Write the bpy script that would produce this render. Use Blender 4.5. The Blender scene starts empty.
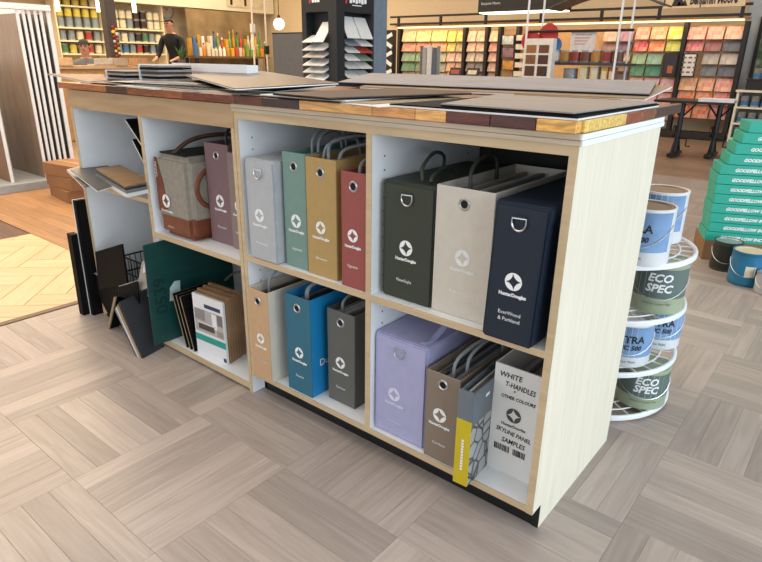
import bpy, bmesh, math, random
from mathutils import Vector, Matrix
random.seed(7)
S = bpy.context.scene
C = S.collection

# ------------------------------------------------------------------ camera
FPX = 595.41
YAW, PIT, ROL = math.radians(-39.053), math.radians(20.522), math.radians(0.815)
CAM = Vector((0.4418, -1.1460, 1.1196))
fw = Vector((math.sin(YAW)*math.cos(PIT), math.cos(YAW)*math.cos(PIT), -math.sin(PIT)))
rt0 = Vector((math.cos(YAW), -math.sin(YAW), 0)); up0 = rt0.cross(fw)
rt = rt0*math.cos(ROL) + up0*math.sin(ROL); up = -rt0*math.sin(ROL) + up0*math.cos(ROL)
cd = bpy.data.cameras.new('camera'); cam = bpy.data.objects.new('camera', cd); C.objects.link(cam)
m3 = Matrix((rt, up, -fw)).transposed()
cam.matrix_world = Matrix.Translation(CAM) @ m3.to_4x4()
cd.sensor_width = 36; cd.lens = FPX/762*36; cd.clip_start = .02; cd.clip_end = 100
S.camera = cam
# a pixel gives a direction; distance comes from the plane the thing touches
def ray(x, y): return fw + rt*((x-381)/FPX) - up*((y-281)/FPX)
def onz(x, y, z): d = ray(x, y); return CAM + d*((z-CAM.z)/d.z)
def ony(x, y, Y): d = ray(x, y); return CAM + d*((Y-CAM.y)/d.y)
def onx(x, y, X): d = ray(x, y); return CAM + d*((X-CAM.x)/d.x)
def topx(p):
    d = Vector(p)-CAM; w = d.dot(fw)
    if w <= 0.05: return None
    return 381+FPX*d.dot(rt)/w, 281-FPX*d.dot(up)/w, w

# ------------------------------------------------------------------ world, lights, exposure
S.view_settings.view_transform = 'Standard'; S.view_settings.look = 'None'
S.view_settings.gamma = 1; S.view_settings.exposure = 0.12
try: S.view_settings.use_curve_mapping = False
except Exception: pass
w = bpy.data.worlds.new('world'); S.world = w; w.use_nodes = True
w.node_tree.nodes['Background'].inputs[0].default_value = (.80, .90, 1, 1)
w.node_tree.nodes['Background'].inputs[1].default_value = 0.55
def area(name, loc, rot, sx, sy, power, col):
    l = bpy.data.lights.new(name, 'AREA'); l.shape = 'RECTANGLE'; l.size = sx; l.size_y = sy
    l.energy = power; l.color = col
    o = bpy.data.objects.new(name, l); C.objects.link(o); o.location = loc; o.rotation_euler = rot
    return o
PI = math.pi
area('daylight_side_window', (5.2, -.2, 1.75), (0, PI/2, 0), 2.7, 8, 320, (.74, .88, 1))
area('daylight_front_window', (-2.5, -6.2, 1.75), (PI/2, 0, 0), 11, 2.7, 120, (.93, .97, 1))
area('ceiling_light_near', (-2.3, .2, 3.35), (0, 0, 0), 4.5, 3.5, 85, (1, .91, .80))
area('ceiling_light_left', (-6, 1.2, 3.35), (0, 0, 0), 4, 4, 280, (1, .76, .52))
area('ceiling_light_rear', (-5, 7.2, 3.35), (0, 0, 0), 9, 2.5, 150, (1, .88, .74))
area('ceiling_light_far', (-10.3, 5, 3.35), (0, 0, 0), 3, 7, 260, (1, .82, .58))

# ------------------------------------------------------------------ materials
def lin(h):
    if isinstance(h, str):
        h = h.lstrip('#'); v = [int(h[i:i+2], 16)/255 for i in (0, 2, 4)]
    else: v = h
    return tuple(c/12.92 if c <= .04045 else ((c+.055)/1.055)**2.4 for c in v) + (1,)
MATS = {}
def mat(name, col, rough=.5, metal=0, var=.10, scale=18, bump=0., bscale=None, coat=0, emit=0, stretch=None, trans=0, spec=None):
    if name in MATS: return MATS[name]
    m = bpy.data.materials.new(name); m.use_nodes = True; nt = m.node_tree; b = nt.nodes['Principled BSDF']
    c = lin(col)
    tc = nt.nodes.new('ShaderNodeTexCoord'); mp = nt.nodes.new('ShaderNodeMapping')
    if stretch: mp.inputs['Scale'].default_value = stretch
    nt.links.new(tc.outputs['Object'], mp.inputs[0])
    n = nt.nodes.new('ShaderNodeTexNoise'); n.inputs['Scale'].default_value = scale; n.inputs['Detail'].default_value = 4
    nt.links.new(mp.outputs[0], n.inputs['Vector'])
    r = nt.nodes.new('ShaderNodeValToRGB')
    r.color_ramp.elements[0].position = .3; r.color_ramp.elements[1].position = .7
    r.color_ramp.elements[0].color = tuple(x*(1-var) for x in c[:3])+(1,)
    r.color_ramp.elements[1].color = tuple(min(1, x*(1+var)) for x in c[:3])+(1,)
    nt.links.new(n.outputs[0], r.inputs[0]); nt.links.new(r.outputs[0], b.inputs['Base Color'])
    b.inputs['Roughness'].default_value = rough; b.inputs['Metallic'].default_value = metal
    if spec is not None: b.inputs['Specular IOR Level'].default_value = spec
    if coat: b.inputs['Coat Weight'].default_value = coat
    if trans: b.inputs['Transmission Weight'].default_value = trans
    if emit:
        nt.links.new(r.outputs[0], b.inputs['Emission Color']); b.inputs['Emission Strength'].default_value = emit
    if bump:
        n2 = nt.nodes.new('ShaderNodeTexNoise'); n2.inputs['Scale'].default_value = bscale or scale*6
        nt.links.new(mp.outputs[0], n2.inputs['Vector'])
        bp = nt.nodes.new('ShaderNodeBump'); bp.inputs['Strength'].default_value = bump; bp.inputs['Distance'].default_value = .002
        nt.links.new(n2.outputs[0], bp.inputs['Height']); nt.links.new(bp.outputs[0], b.inputs['Normal'])
    MATS[name] = m; return m
def objcolor_mat(name, rough=.5, var=.1, scale=20, metal=0):
    """base colour taken from each object's own colour"""
    if name in MATS: return MATS[name]
    m = bpy.data.materials.new(name); m.use_nodes = True; nt = m.node_tree; b = nt.nodes['Principled BSDF']
    oi = nt.nodes.new('ShaderNodeObjectInfo'); tc = nt.nodes.new('ShaderNodeTexCoord')
    n = nt.nodes.new('ShaderNodeTexNoise'); n.inputs['Scale'].default_value = scale
    nt.links.new(tc.outputs['Object'], n.inputs['Vector'])
    mr = nt.nodes.new('ShaderNodeMapRange'); mr.inputs[3].default_value = 1-var; mr.inputs[4].default_value = 1+var
    nt.links.new(n.outputs[0], mr.inputs[0])
    mx = nt.nodes.new('ShaderNodeVectorMath'); mx.operation = 'SCALE'
    nt.links.new(oi.outputs['Color'], mx.inputs[0]); nt.links.new(mr.outputs[0], mx.inputs['Scale'])
    nt.links.new(mx.outputs[0], b.inputs['Base Color']); b.inputs['Roughness'].default_value = rough; b.inputs['Metallic'].default_value = metal
    MATS[name] = m; return m
def wood(name, c1, c2, rough=.45, axis='X', scale=3., stretch=14, obj_tone=0., coat=0, distort=1.2):
    if name in MATS: return MATS[name]
    m = bpy.data.materials.new(name); m.use_nodes = True; nt = m.node_tree; b = nt.nodes['Principled BSDF']
    tc = nt.nodes.new('ShaderNodeTexCoord'); mp = nt.nodes.new('ShaderNodeMapping')
    sc = {'X': (1, stretch, stretch), 'Y': (stretch, 1, stretch), 'Z': (stretch, stretch, 1)}[axis]
    mp.inputs['Scale'].default_value = sc
    nt.links.new(tc.outputs['Object'], mp.inputs[0])
    vec = mp.outputs[0]
    oi = nt.nodes.new('ShaderNodeObjectInfo')
    if obj_tone:
        ad = nt.nodes.new('ShaderNodeVectorMath'); ad.operation = 'ADD'
        ml = nt.nodes.new('ShaderNodeMath'); ml.operation = 'MULTIPLY'; ml.inputs[1].default_value = 57
        nt.links.new(oi.outputs['Random'], ml.inputs[0]); nt.links.new(vec, ad.inputs[0]); nt.links.new(ml.outputs[0], ad.inputs[1]); vec = ad.outputs[0]
    n = nt.nodes.new('ShaderNodeTexNoise'); n.inputs['Scale'].default_value = scale; n.inputs['Detail'].default_value = 6; n.inputs['Distortion'].default_value = distort
    nt.links.new(vec, n.inputs['Vector'])
    r = nt.nodes.new('ShaderNodeValToRGB'); r.color_ramp.elements[0].position = .32; r.color_ramp.elements[1].position = .68
    r.color_ramp.elements[0].color = lin(c1); r.color_ramp.elements[1].color = lin(c2)
    nt.links.new(n.outputs[0], r.inputs[0]); out = r.outputs[0]
    if obj_tone:
        mr = nt.nodes.new('ShaderNodeMapRange'); mr.inputs[3].default_value = 1-obj_tone; mr.inputs[4].default_value = 1+obj_tone
        nt.links.new(oi.outputs['Random'], mr.inputs[0])
        vm = nt.nodes.new('ShaderNodeVectorMath'); vm.operation = 'SCALE'
        nt.links.new(out, vm.inputs[0]); nt.links.new(mr.outputs[0], vm.inputs['Scale']); out = vm.outputs[0]
    nt.links.new(out, b.inputs['Base Color']); b.inputs['Roughness'].default_value = rough
    if coat: b.inputs['Coat Weight'].default_value = coat; b.inputs['Coat Roughness'].default_value = .15
    MATS[name] = m; return m
def planks_far(name, c1, c2, c3, rough, bw, bh, swap=False):
    """plank floor too far away to tell its boards apart"""
    m = bpy.data.materials.new(name); m.use_nodes = True; nt = m.node_tree; b = nt.nodes['Principled BSDF']
    tc = nt.nodes.new('ShaderNodeTexCoord'); mp = nt.nodes.new('ShaderNodeMapping')
    if swap: mp.inputs['Rotation'].default_value = (0, 0, PI/2)
    nt.links.new(tc.outputs['Object'], mp.inputs[0])
    br = nt.nodes.new('ShaderNodeTexBrick'); br.inputs['Scale'].default_value = 1; br.inputs['Brick Width'].default_value = bw; br.inputs['Row Height'].default_value = bh
    br.inputs['Mortar Size'].default_value = .002; br.inputs['Color1'].default_value = lin(c1); br.inputs['Color2'].default_value = lin(c2); br.inputs['Mortar'].default_value = lin(c3)
    nt.links.new(mp.outputs[0], br.inputs['Vector'])
    n = nt.nodes.new('ShaderNodeTexNoise'); n.inputs['Scale'].default_value = 5; n.inputs['Detail'].default_value = 5
    nt.links.new(mp.outputs[0], n.inputs['Vector'])
    mx = nt.nodes.new('ShaderNodeMixRGB'); mx.blend_type = 'MULTIPLY'; mx.inputs[0].default_value = .35
    nt.links.new(br.outputs[0], mx.inputs[1]); nt.links.new(n.outputs[0], mx.inputs[2])
    nt.links.new(mx.outputs[0], b.inputs['Base Color']); b.inputs['Roughness'].default_value = rough
    return m

WHITE = mat('white_melamine', '#eef0f2', .45, var=.02)
BLACKM = mat('black_metal', '#17181b', .45, var=.1)
WHITEM = mat('white_metal', '#eceef0', .35, var=.03)
STEEL = mat('steel', '#c9cbcd', .28, 1, var=.05)
DARKHOLE = mat('dark_inside', '#0d0d0e', .8, var=.2)
PRINTW = mat('white_print', '#f2f4f5', .5, var=.02)
PRINTB = mat('black_print', '#1b1b1d', .5, var=.02)
BEECH = wood('pale_maple_edge', '#c2a984', '#d0b995', .5, 'X', 3, 10)
MAPLE_Z = wood('pale_maple_panel', '#e0d7c0', '#eae2cf', .5, 'Z', 3, 16)
MAPLE_L = wood('tan_maple_rail', '#b0926d', '#c0a37e', .5, 'X', 3, 10)

# ------------------------------------------------------------------ mesh helpers
def bm_box(bm, x0, x1, y0, y1, z0, z1, M=None):
    vs = [bm.verts.new((x, y, z)) for z in (z0, z1) for y in (y0, y1) for x in (x0, x1)]
    for f in ((0,2,3,1), (4,5,7,6), (0,1,5,4), (2,6,7,3), (0,4,6,2), (1,3,7,5)): bm.faces.new([vs[i] for i in f])
    if M is not None: bmesh.ops.transform(bm, matrix=M, verts=vs)
    return vs
def bevel(bm, w, seg=2):
    bmesh.ops.bevel(bm, geom=list(bm.edges), offset=w, segments=seg, affect='EDGES', profile=.5)
def bm_cyl(bm, c, r, h, n=24, r2=None, axis=None):
    """upright cylinder from c, or along axis"""
    r2 = r if r2 is None else r2
    q = Matrix.Identity(3) if axis is None else Vector((0,0,1)).rotation_difference(Vector(axis)).to_matrix()
    c = Vector(c); lo = []; hi = []
    for i in range(n):
        a = 2*PI*i/n; d = Vector((math.cos(a), math.sin(a), 0))
        lo.append(bm.verts.new(c+q@(d*r))); hi.append(bm.verts.new(c+q@(d*r2+Vector((0,0,h)))))
    for i in range(n): bm.faces.new((lo[i], lo[(i+1)%n], hi[(i+1)%n], hi[i]))
    bm.faces.new(lo[::-1]); bm.faces.new(hi)
def bm_lathe(bm, prof, n=28, c=(0,0,0), capb=True, capt=True):
    c = Vector(c); rings = []
    for r, z in prof: rings.append([bm.verts.new(c+Vector((r*math.cos(2*PI*i/n), r*math.sin(2*PI*i/n), z))) for i in range(n)])
    for a, b in zip(rings, rings[1:]):
        for i in range(n): bm.faces.new((a[i], a[(i+1)%n], b[(i+1)%n], b[i]))
    if capb: bm.faces.new(rings[0][::-1])
    if capt: bm.faces.new(rings[-1])
def bm_tube(bm, pts, r, n=8, closed=False):
    pts = [Vector(p) for p in pts]; N = len(pts); rings = []
    prev = None
    for i, p in enumerate(pts):
        a = pts[(i-1) % N] if (i > 0 or closed) else p; b = pts[(i+1) % N] if (i < N-1 or closed) else p
        t = (b-a).normalized()
        if prev is None:
            nrm = t.orthogonal().normalized()
        else:
            nrm = (prev - t*prev.dot(t))
            nrm = nrm.normalized() if nrm.length > 1e-6 else t.orthogonal().normalized()
        prev = nrm; bi = t.cross(nrm)
        rings.append([bm.verts.new(p+(nrm*math.cos(2*PI*k/n)+bi*math.sin(2*PI*k/n))*r) for k in range(n)])
    M = N if closed else N-1
    for i in range(M):
        A, B = rings[i], rings[(i+1) % N]
        for k in range(n): bm.faces.new((A[k], A[(k+1)%n], B[(k+1)%n], B[k]))
    if not closed: bm.faces.new(rings[0][::-1]); bm.faces.new(rings[-1])
def smooth_path(pts, k=6):
    pts = [Vector(p) for p in pts]; out = []
    P = [pts[0]*2-pts[1]]+pts+[pts[-1]*2-pts[-2]]
    for i in range(1, len(P)-2):
        for j in range(k):
            t = j/k; a, b, c, d = P[i-1], P[i], P[i+1], P[i+2]
            out.append(.5*((2*b)+(c-a)*t+(2*a-5*b+4*c-d)*t*t+(3*b-a-3*c+d)*t**3))
    out.append(pts[-1]); return out
def mk(name, bm, m, parent=None, loc=None, rotz=None, smooth=False):
    bmesh.ops.recalc_face_normals(bm, faces=bm.faces)
    me = bpy.data.meshes.new(name); bm.to_mesh(me); bm.free()
    if smooth:
        for p in me.polygons: p.use_smooth = True
        try: me.set_sharp_from_angle(angle=math.radians(40))
        except Exception: pass
    return mko(name, me, m, parent, loc, rotz)
def mko(name, me, m, parent=None, loc=None, rotz=None):
    o = bpy.data.objects.new(name, me); C.objects.link(o)
    if m is not None and not me.materials: me.materials.append(m)
    if loc is not None: o.location = loc
    if rotz is not None: o.rotation_euler = (0, 0, rotz)
    if parent is not None: o.parent = parent
    return o
def box(name, x0, x1, y0, y1, z0, z1, m, parent=None, bev=0, **k):
    bm = bmesh.new(); bm_box(bm, x0, x1, y0, y1, z0, z1)
    if bev: bevel(bm, bev)
    return mk(name, bm, m, parent, **k)
def tag(o, label, cat, group=None):
    o['label'] = label; o['category'] = cat
    if group: o['group'] = group
    return o
def thing(name, label, cat, loc=(0,0,0), rotz=0, group=None):
    o = bpy.data.objects.new(name, None); C.objects.link(o); o.empty_display_size = .05
    o.location = loc; o.rotation_euler = (0, 0, rotz); return tag(o, label, cat, group)
def struct(o): o['kind'] = 'structure'; return o
def dup(root, loc=None, rotz=None, label=None, group=None):
    r = root.copy(); C.objects.link(r)
    if loc is not None: r.location = loc
    if rotz is not None: r.rotation_euler = (0, 0, rotz)
    if label: r['label'] = label
    if group: r['group'] = group
    for ch in list(root.children):
        c = ch.copy(); C.objects.link(c); c.parent = r
        for g in ch.children:
            d = g.copy(); C.objects.link(d); d.parent = c
    return r
def slab4(a, b, c, d, t):
    """board with face corners a b c d (counter-clockwise from its seen side), thickness t behind"""
    a, b, c, d = map(Vector, (a, b, c, d)); n = (b-a).cross(d-a).normalized()
    bm = bmesh.new(); f = [bm.verts.new(p) for p in (a, b, c, d)]; k = [bm.verts.new(p-n*t) for p in (a, b, c, d)]
    bm.faces.new(f); bm.faces.new(k[::-1])
    for i in range(4): bm.faces.new((f[i], k[i], k[(i+1)%4], f[(i+1)%4]))
    return bm
TXT = {}
def text_mesh(s, size, bold=0., shear=0., align='CENTER'):
    key = (s, size, bold, shear, align)
    if key not in TXT:
        cu = bpy.data.curves.new('lettering', 'FONT'); cu.body = s; cu.size = size; cu.align_x = align; cu.align_y = 'CENTER'
        cu.offset = bold; cu.shear = shear; cu.resolution_u = 2
        ob = bpy.data.objects.new('lettering', cu); C.objects.link(ob)
        bpy.context.view_layer.update()
        dg = bpy.context.evaluated_depsgraph_get()
        me = bpy.data.meshes.new_from_object(ob.evaluated_get(dg)); me.materials.clear()
        bpy.data.objects.remove(ob); TXT[key] = me
    return TXT[key]
def text(name, s, size, m, parent, loc, rot=(PI/2, 0, 0), bold=0., shear=0., width=None, align='CENTER'):
    me = text_mesh(s, size, bold, shear, align).copy()
    if width:
        xs = [v.co.x for v in me.vertices]; k = width/(max(xs)-min(xs))
        for v in me.vertices: v.co.x *= k
    o = mko(name, me, m, parent); o.location = loc; o.rotation_euler = rot; return o
def wrap_text(name, s, size, m, parent, R, ang, z, bold=0., shear=0.):
    """lettering printed round a can of radius R; ang = direction the print faces"""
    me = text_mesh(s, size, bold, shear).copy()
    for v in me.vertices:
        a = ang + v.co.x/R; v.co = Vector((R*math.cos(a), R*math.sin(a), z+v.co.y))
    return mko(name, me, m, parent)

# ------------------------------------------------------------------ room shell
Z_CEIL = 3.4
floor = struct(box('floor', -13, 6, -7, 10.2, -.12, -.012, planks_far('far_floor_planks', '#a58a72', '#957b66', '#6d5a4b', .42, .415, .07)))
wall_m = mat('warm_wall_paint', '#d9c3a0', .7, var=.03)
struct(box('wall_back', -13, 6, 10.0, 10.2, 0, Z_CEIL, wall_m))
struct(box('wall_left', -13, -12.8, -7, 10.0, 0, Z_CEIL, mat('cream_wall_paint', '#dcc9a8', .7, var=.03)))
struct(box('ceiling', -13, 6, -7, 10.2, Z_CEIL, Z_CEIL+.1, mat('ceiling_white', '#e9e6e0', .8, var=.02)))
# window walls (side and front, outside the frame): sill, header and mullions
def window_wall(name, n, along, pos, a0, a1):
    bm = bmesh.new()
    def bar(u0, u1, z0, z1):
        if along == 'y': bm_box(bm, pos, pos+.12, u0, u1, z0, z1)
        else: bm_box(bm, u0, u1, pos-.12, pos, z0, z1)
    bar(a0, a1, 0, .3); bar(a0, a1, 3.15, Z_CEIL)
    for i in range(n+1):
        u = a0+(a1-a0)*i/n; bar(u-.05, u+.05, .3, 3.15)
    return struct(mk(name, bm, mat('window_frame_grey', '#8a8d90', .5)))
window_wall('window_1', 6, 'y', 5.4, -7, 10)
window_wall('window_2', 7, 'x', -6.4, -13, 5.4)

# basket-weave vinyl floor: every strip the photo lets you pick apart is a part
def plank_material():
    m = bpy.data.materials.new('grey_oak_strip'); m.use_nodes = True; nt = m.node_tree; b = nt.nodes['Principled BSDF']
    at = nt.nodes.new('ShaderNodeAttribute'); at.attribute_name = 'gpos'
    t2 = nt.nodes.new('ShaderNodeAttribute'); t2.attribute_name = 'tone'
    oi = nt.nodes.new('ShaderNodeObjectInfo')
    su = nt.nodes.new('ShaderNodeMath'); su.operation = 'ADD'; nt.links.new(oi.outputs['Random'], su.inputs[0]); nt.links.new(t2.outputs['Fac'], su.inputs[1])
    fr = nt.nodes.new('ShaderNodeMath'); fr.operation = 'FRACT'; nt.links.new(su.outputs[0], fr.inputs[0])
    ml = nt.nodes.new('ShaderNodeMath'); ml.operation = 'MULTIPLY'; ml.inputs[1].default_value = 91; nt.links.new(fr.outputs[0], ml.inputs[0])
    ad = nt.nodes.new('ShaderNodeVectorMath'); ad.operation = 'ADD'; nt.links.new(at.outputs['Vector'], ad.inputs[0]); nt.links.new(ml.outputs[0], ad.inputs[1])
    mp = nt.nodes.new('ShaderNodeMapping'); mp.inputs['Scale'].default_value = (1.6, 22, 1); nt.links.new(ad.outputs[0], mp.inputs[0])
    n = nt.nodes.new('ShaderNodeTexNoise'); n.inputs['Scale'].default_value = 2.4; n.inputs['Detail'].default_value = 7; n.inputs['Distortion'].default_value = .9
    nt.links.new(mp.outputs[0], n.inputs['Vector'])
    r = nt.nodes.new('ShaderNodeValToRGB'); e = r.color_ramp.elements
    e[0].position = .25; e[0].color = lin('#a0938a'); e[1].position = .78; e[1].color = lin('#baada5')
    nt.links.new(n.outputs[0], r.inputs[0])
    wn = nt.nodes.new('ShaderNodeTexWhiteNoise'); wn.noise_dimensions = '1D'; nt.links.new(ml.outputs[0], wn.inputs['W'])
    mr = nt.nodes.new('ShaderNodeMapRange'); mr.inputs[3].default_value = .80; mr.inputs[4].default_value = 1.12; nt.links.new(wn.outputs[0], mr.inputs[0])
    vm = nt.nodes.new('ShaderNodeVectorMath'); vm.operation = 'SCALE'; nt.links.new(r.outputs[0], vm.inputs[0]); nt.links.new(mr.outputs[0], vm.inputs['Scale'])
    nt.links.new(vm.outputs[0], b.inputs['Base Color']); b.inputs['Roughness'].default_value = .38
    bp = nt.nodes.new('ShaderNodeBump'); bp.inputs['Strength'].default_value = .12; bp.inputs['Distance'].default_value = .001
    nt.links.new(n.outputs[0], bp.inputs['Height']); nt.links.new(bp.outputs[0], b.inputs['Normal'])
    return m
PLANKM = plank_material()
PB = .415; NS = 6; SW = PB/NS
def strip_bm(bm, L, W, ch=.0005):
    g = .0002
    x, y = L/2-g, W/2-g
    lo = [bm.verts.new((sx*x, sy*y, -.011)) for sx, sy in ((-1,-1),(1,-1),(1,1),(-1,1))]
    md = [bm.verts.new((sx*x, sy*y, -ch)) for sx, sy in ((-1,-1),(1,-1),(1,1),(-1,1))]
    hi = [bm.verts.new((sx*(x-ch), sy*(y-ch), 0)) for sx, sy in ((-1,-1),(1,-1),(1,1),(-1,1))]
    for a, b in ((lo, md), (md, hi)):
        for i in range(4): bm.faces.new((a[i], a[(i+1)%4], b[(i+1)%4], b[i]))
    bm.faces.new(hi)
    return lo+md+hi
def add_attr(me, pos, tone):
    a = me.attributes.new('gpos', 'FLOAT_VECTOR', 'POINT')
    for i, p in enumerate(pos): a.data[i].vector = p
    t = me.attributes.new('tone', 'FLOAT', 'POINT')
    for i, p in enumerate(tone): t.data[i].value = p
bm = bmesh.new(); strip_bm(bm, PB, SW); strip_me = bpy.data.meshes.new('plank'); bm.to_mesh(strip_me); bm.free()
add_attr(strip_me, [v.co.copy() for v in strip_me.vertices], [0]*len(strip_me.vertices)); strip_me.materials.append(PLANKM)
strips = []
for i in range(-6, 4):
    for j in range(-4, 13):
        x0, y0 = .16+PB*i, .207+PB*j
        if x0 < -2.34: continue
        for k in range(NS):
            if (i+j) % 2 == 0: c = (x0+PB/2, y0+SW*(k+.5), 0)
            else: c = (x0+SW*(k+.5), y0+PB/2, PI/2)
            p = topx((c[0], c[1], 0)); vis = 0
            under = -1.05 < c[0] < -.03 and .1 < c[1] < .5
            if p and -40 < p[0] < 802 and 60 < p[1] < 610 and not under: vis = 1/p[2]
            strips.append((vis, c))
strips.sort(key=lambda s: -s[0])
near = [s for s in strips if s[0] > 0][:300]; rest = [s for s in strips if s not in near]
for v, c in near:
    o = bpy.data.objects.new('plank', strip_me); C.objects.link(o); o.parent = floor; o.location = (c[0], c[1], 0); o.rotation_euler = (0, 0, c[2])
bm = bmesh.new(); gp = []; tn = []
for v, c in rest:
    vs = strip_bm(bm, PB, SW); t = random.random()
    for q in vs: gp.append(q.co.copy()); tn.append(t)
    bmesh.ops.transform(bm, matrix=Matrix.Translation((c[0], c[1], 0)) @ Matrix.Rotation(c[2], 4, 'Z'), verts=vs)
bm.verts.ensure_lookup_table()
o = mk('plank_field', bm, PLANKM, floor); add_attr(o.data, gp, tn); o['kind'] = 'stuff'

# warm plank floor and pale herringbone patch to the left of the island
struct(box('trim_1', -2.375, -2.34, -3, .335, -.011, .001, mat('bronze_floor_trim', '#6f5641', .5)))
warm = wood('honey_plank', '#9c744e', '#ae865e', .45, 'X', 3, 14, obj_tone=.1)
for k in range(14):
    y0 = .337+k*.09
    off = (k*.37) % 1.0
    xs = [-2.36]+[-2.36-off-1.0*n for n in range(0, 4)]+[-6.4]
    for a, b in zip(xs, xs[1:]):
        if a-b > .05: box('floor_board', b+.0008, a-.0008, y0+.0008, y0+.0892, -.011, 0, warm, floor, loc=(0, 0, 0))
def herring(x0, x1, y0, y1, L, W, mats, org):
    bm_all = []
    rot = Matrix.Rotation(PI/4, 4, 'Z')
    n = int(round(L/W))
    for a in range(-14, 15):
        for b in range(-14, 15):
            for kind in (0, 1):
                # herringbone lattice: steps (W, W) along the zigzag and (L, -L) between zigzags
                px, py = a*W + b*L, a*W - b*L
                bm = bmesh.new()
                g = .0022
                if kind == 0: bm_box(bm, px+g, px+L-g, py+g, py+W-g, -.011, 0)
                else: bm_box(bm, px+L+g, px+L+W-g, py+W-L+g, py+W-g, -.011, 0)
                bmesh.ops.transform(bm, matrix=Matrix.Translation(org) @ rot, verts=bm.verts)
                for co, no in (((x0,0,0), (-1,0,0)), ((x1,0,0), (1,0,0)), ((0,y0,0), (0,-1,0)), ((0,y1,0), (0,1,0))):
                    if not bm.verts: break
                    r = bmesh.ops.bisect_plane(bm, geom=bm.verts[:]+bm.edges[:]+bm.faces[:], plane_co=co, plane_no=no, clear_outer=True)
                if len(bm.faces) < 3: bm.free(); continue
                xs = [v.co.x for v in bm.verts]; ys = [v.co.y for v in bm.verts]
                if max(xs)-min(xs) < .01 or max(ys)-min(ys) < .01: bm.free(); continue
                hole = [e for e in bm.edges if e.is_boundary]
                cen = Vector((sum(xs)/len(xs), sum(ys)/len(ys), 0))
                bmesh.ops.transform(bm, matrix=Matrix.Translation(-cen), verts=bm.verts)
                bmesh.ops.transform(bm, matrix=Matrix.Rotation(-PI/4 if kind == 0 else PI/4, 4, 'Z'), verts=bm.verts)
                o = mk('parquet_block', bm, mats[0], floor, loc=(cen.x, cen.y, 0)); o.rotation_euler = (0, 0, PI/4 if kind == 0 else -PI/4)
pale = wood('pale_herringbone', '#d3b588', '#dfc49b', .45, 'X', 2.5, 10, obj_tone=.05)
struct(box('trim_2', -3.75, -2.378, -1.2, .334, -.0118, -.006, mat('pale_floor_joint', '#6f5433', .6), floor))
bpy.data.objects['trim_2'].parent = None
herring(-3.75, -2.378, -1.0, .334, .42, .14, [pale], (-3.1, -.2, 0))
darkp = wood('dark_walnut_board', '#5f4a3d', '#74594a', .4, 'X', 3, 12, obj_tone=.1)
for k in range(9):
    box('dark_floor_board', -5.2, -3.752, -.95+k*.142, -.95+k*.142+.141, -.011, 0, darkp, floor)

# ------------------------------------------------------------------ island: right cabinet
D = .539; TH = .074; TD = .05
def prism_yz(x0, x1, prof):
    bm = bmesh.new(); a = [bm.verts.new((x0, y, z)) for y, z in prof]; b = [bm.verts.new((x1, y, z)) for y, z in prof]
    bm.faces.new(a[::-1]); bm.faces.new(b); n = len(prof)
    for i in range(n): bm.faces.new((a[i], a[(i+1)%n], b[(i+1)%n], b[i]))
    return bm
rc = thing('display_cabinet', 'pale maple open cabinet on black toe kick, holding most of the sample boxes', 'cabinet', (0, 0, 0))
notch = [(TD, 0), (D, 0), (D, .965), (0.001, .965), (0.001, TH), (TD, TH)]
mk('side_panel', prism_yz(-.018, -.003, notch), WHITE, rc)
o = mk('end_panel', prism_yz(-.003, 0, [(TD, 0), (D, 0), (D, .965), (0, .965), (0, TH), (TD, TH)]), MAPLE_Z, rc); o['label'] = 'pale vertical-grain end panel'
mk('side_panel', prism_yz(-1.064, -1.048, notch), WHITE, rc)
box('divider', -.541, -.523, .001, D-.01, .093, .945, WHITE, rc)
box('bottom_board', -1.048, -.018, .001, D-.006, .075, .093, WHITE, rc)
box('top_board', -1.048, -.018, .001, D-.006, .945, .965, WHITE, rc)
box('shelf', -1.047, -.542, .002, D-.012, .500, .518, WHITE, rc)
box('shelf', -.522, -.019, .002, D-.012, .500, .518, WHITE, rc)
box('back_panel', -1.048, -.018, D-.006, D, .075, .965, mat('shade_dark_back_board', '#2b2a29', .7), rc)  # dark colour stands in for the shade deep inside the bays
box('toe_kick', -1.060, -.019, TD, TD+.015, 0, .075, mat('black_toe_kick', '#141517', .35), rc)
box('toe_end', -.0185, -.0006, TD-.0025, TD-.0004, 0, TH-.001, mat('black_toe_kick', '#141517', .35), rc)
for nm, a in {'stile': (-1.064, -1.048, TH, .965), 'stile.001': (-.541, -.523, .093, .945), 'stile.002': (-.018, 0, TH, .965)}.items():
    box('edge_band', a[0], a[1], -.0012, .001, a[2], a[3], BEECH, rc)
for a in ((-1.048, -.018, .075, .093), (-1.048, -.018, .945, .965), (-1.048, -.541, .500, .518), (-.523, -.018, .500, .518)):
    box('edge_band', a[0], a[1], -.001, .002, a[2], a[3], BEECH, rc)
lay = wood('grey_maple_layer', '#b9a991', '#cdbda5', .55, 'X', 4, 14)
box('top_layer', -1.066, .005, -.006, D+.002, .9655, .976, lay, rc, bev=.001)
box('top_layer', -1.066, .003, -.008, D, .9768, .988, lay, rc, bev=.001)
for a in ((.003, .0075, .9655, .976), (.001, .0055, .9768, .988)):
    box('layer_end_strip', a[0]+.002, a[1], -.004, D, a[2], a[3], WHITE, rc)
bm = bmesh.new()
for xs in (-1.0475, -.5225):
    for k in range(22):
        for yy in (.05, .46): bm_cyl(bm, (xs, yy, .13+k*.036), .0026, .0008, 6, axis=(1, 0, 0))
o = mk('pin_holes', bm, DARKHOLE, rc); o['kind'] = 'stuff'

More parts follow.
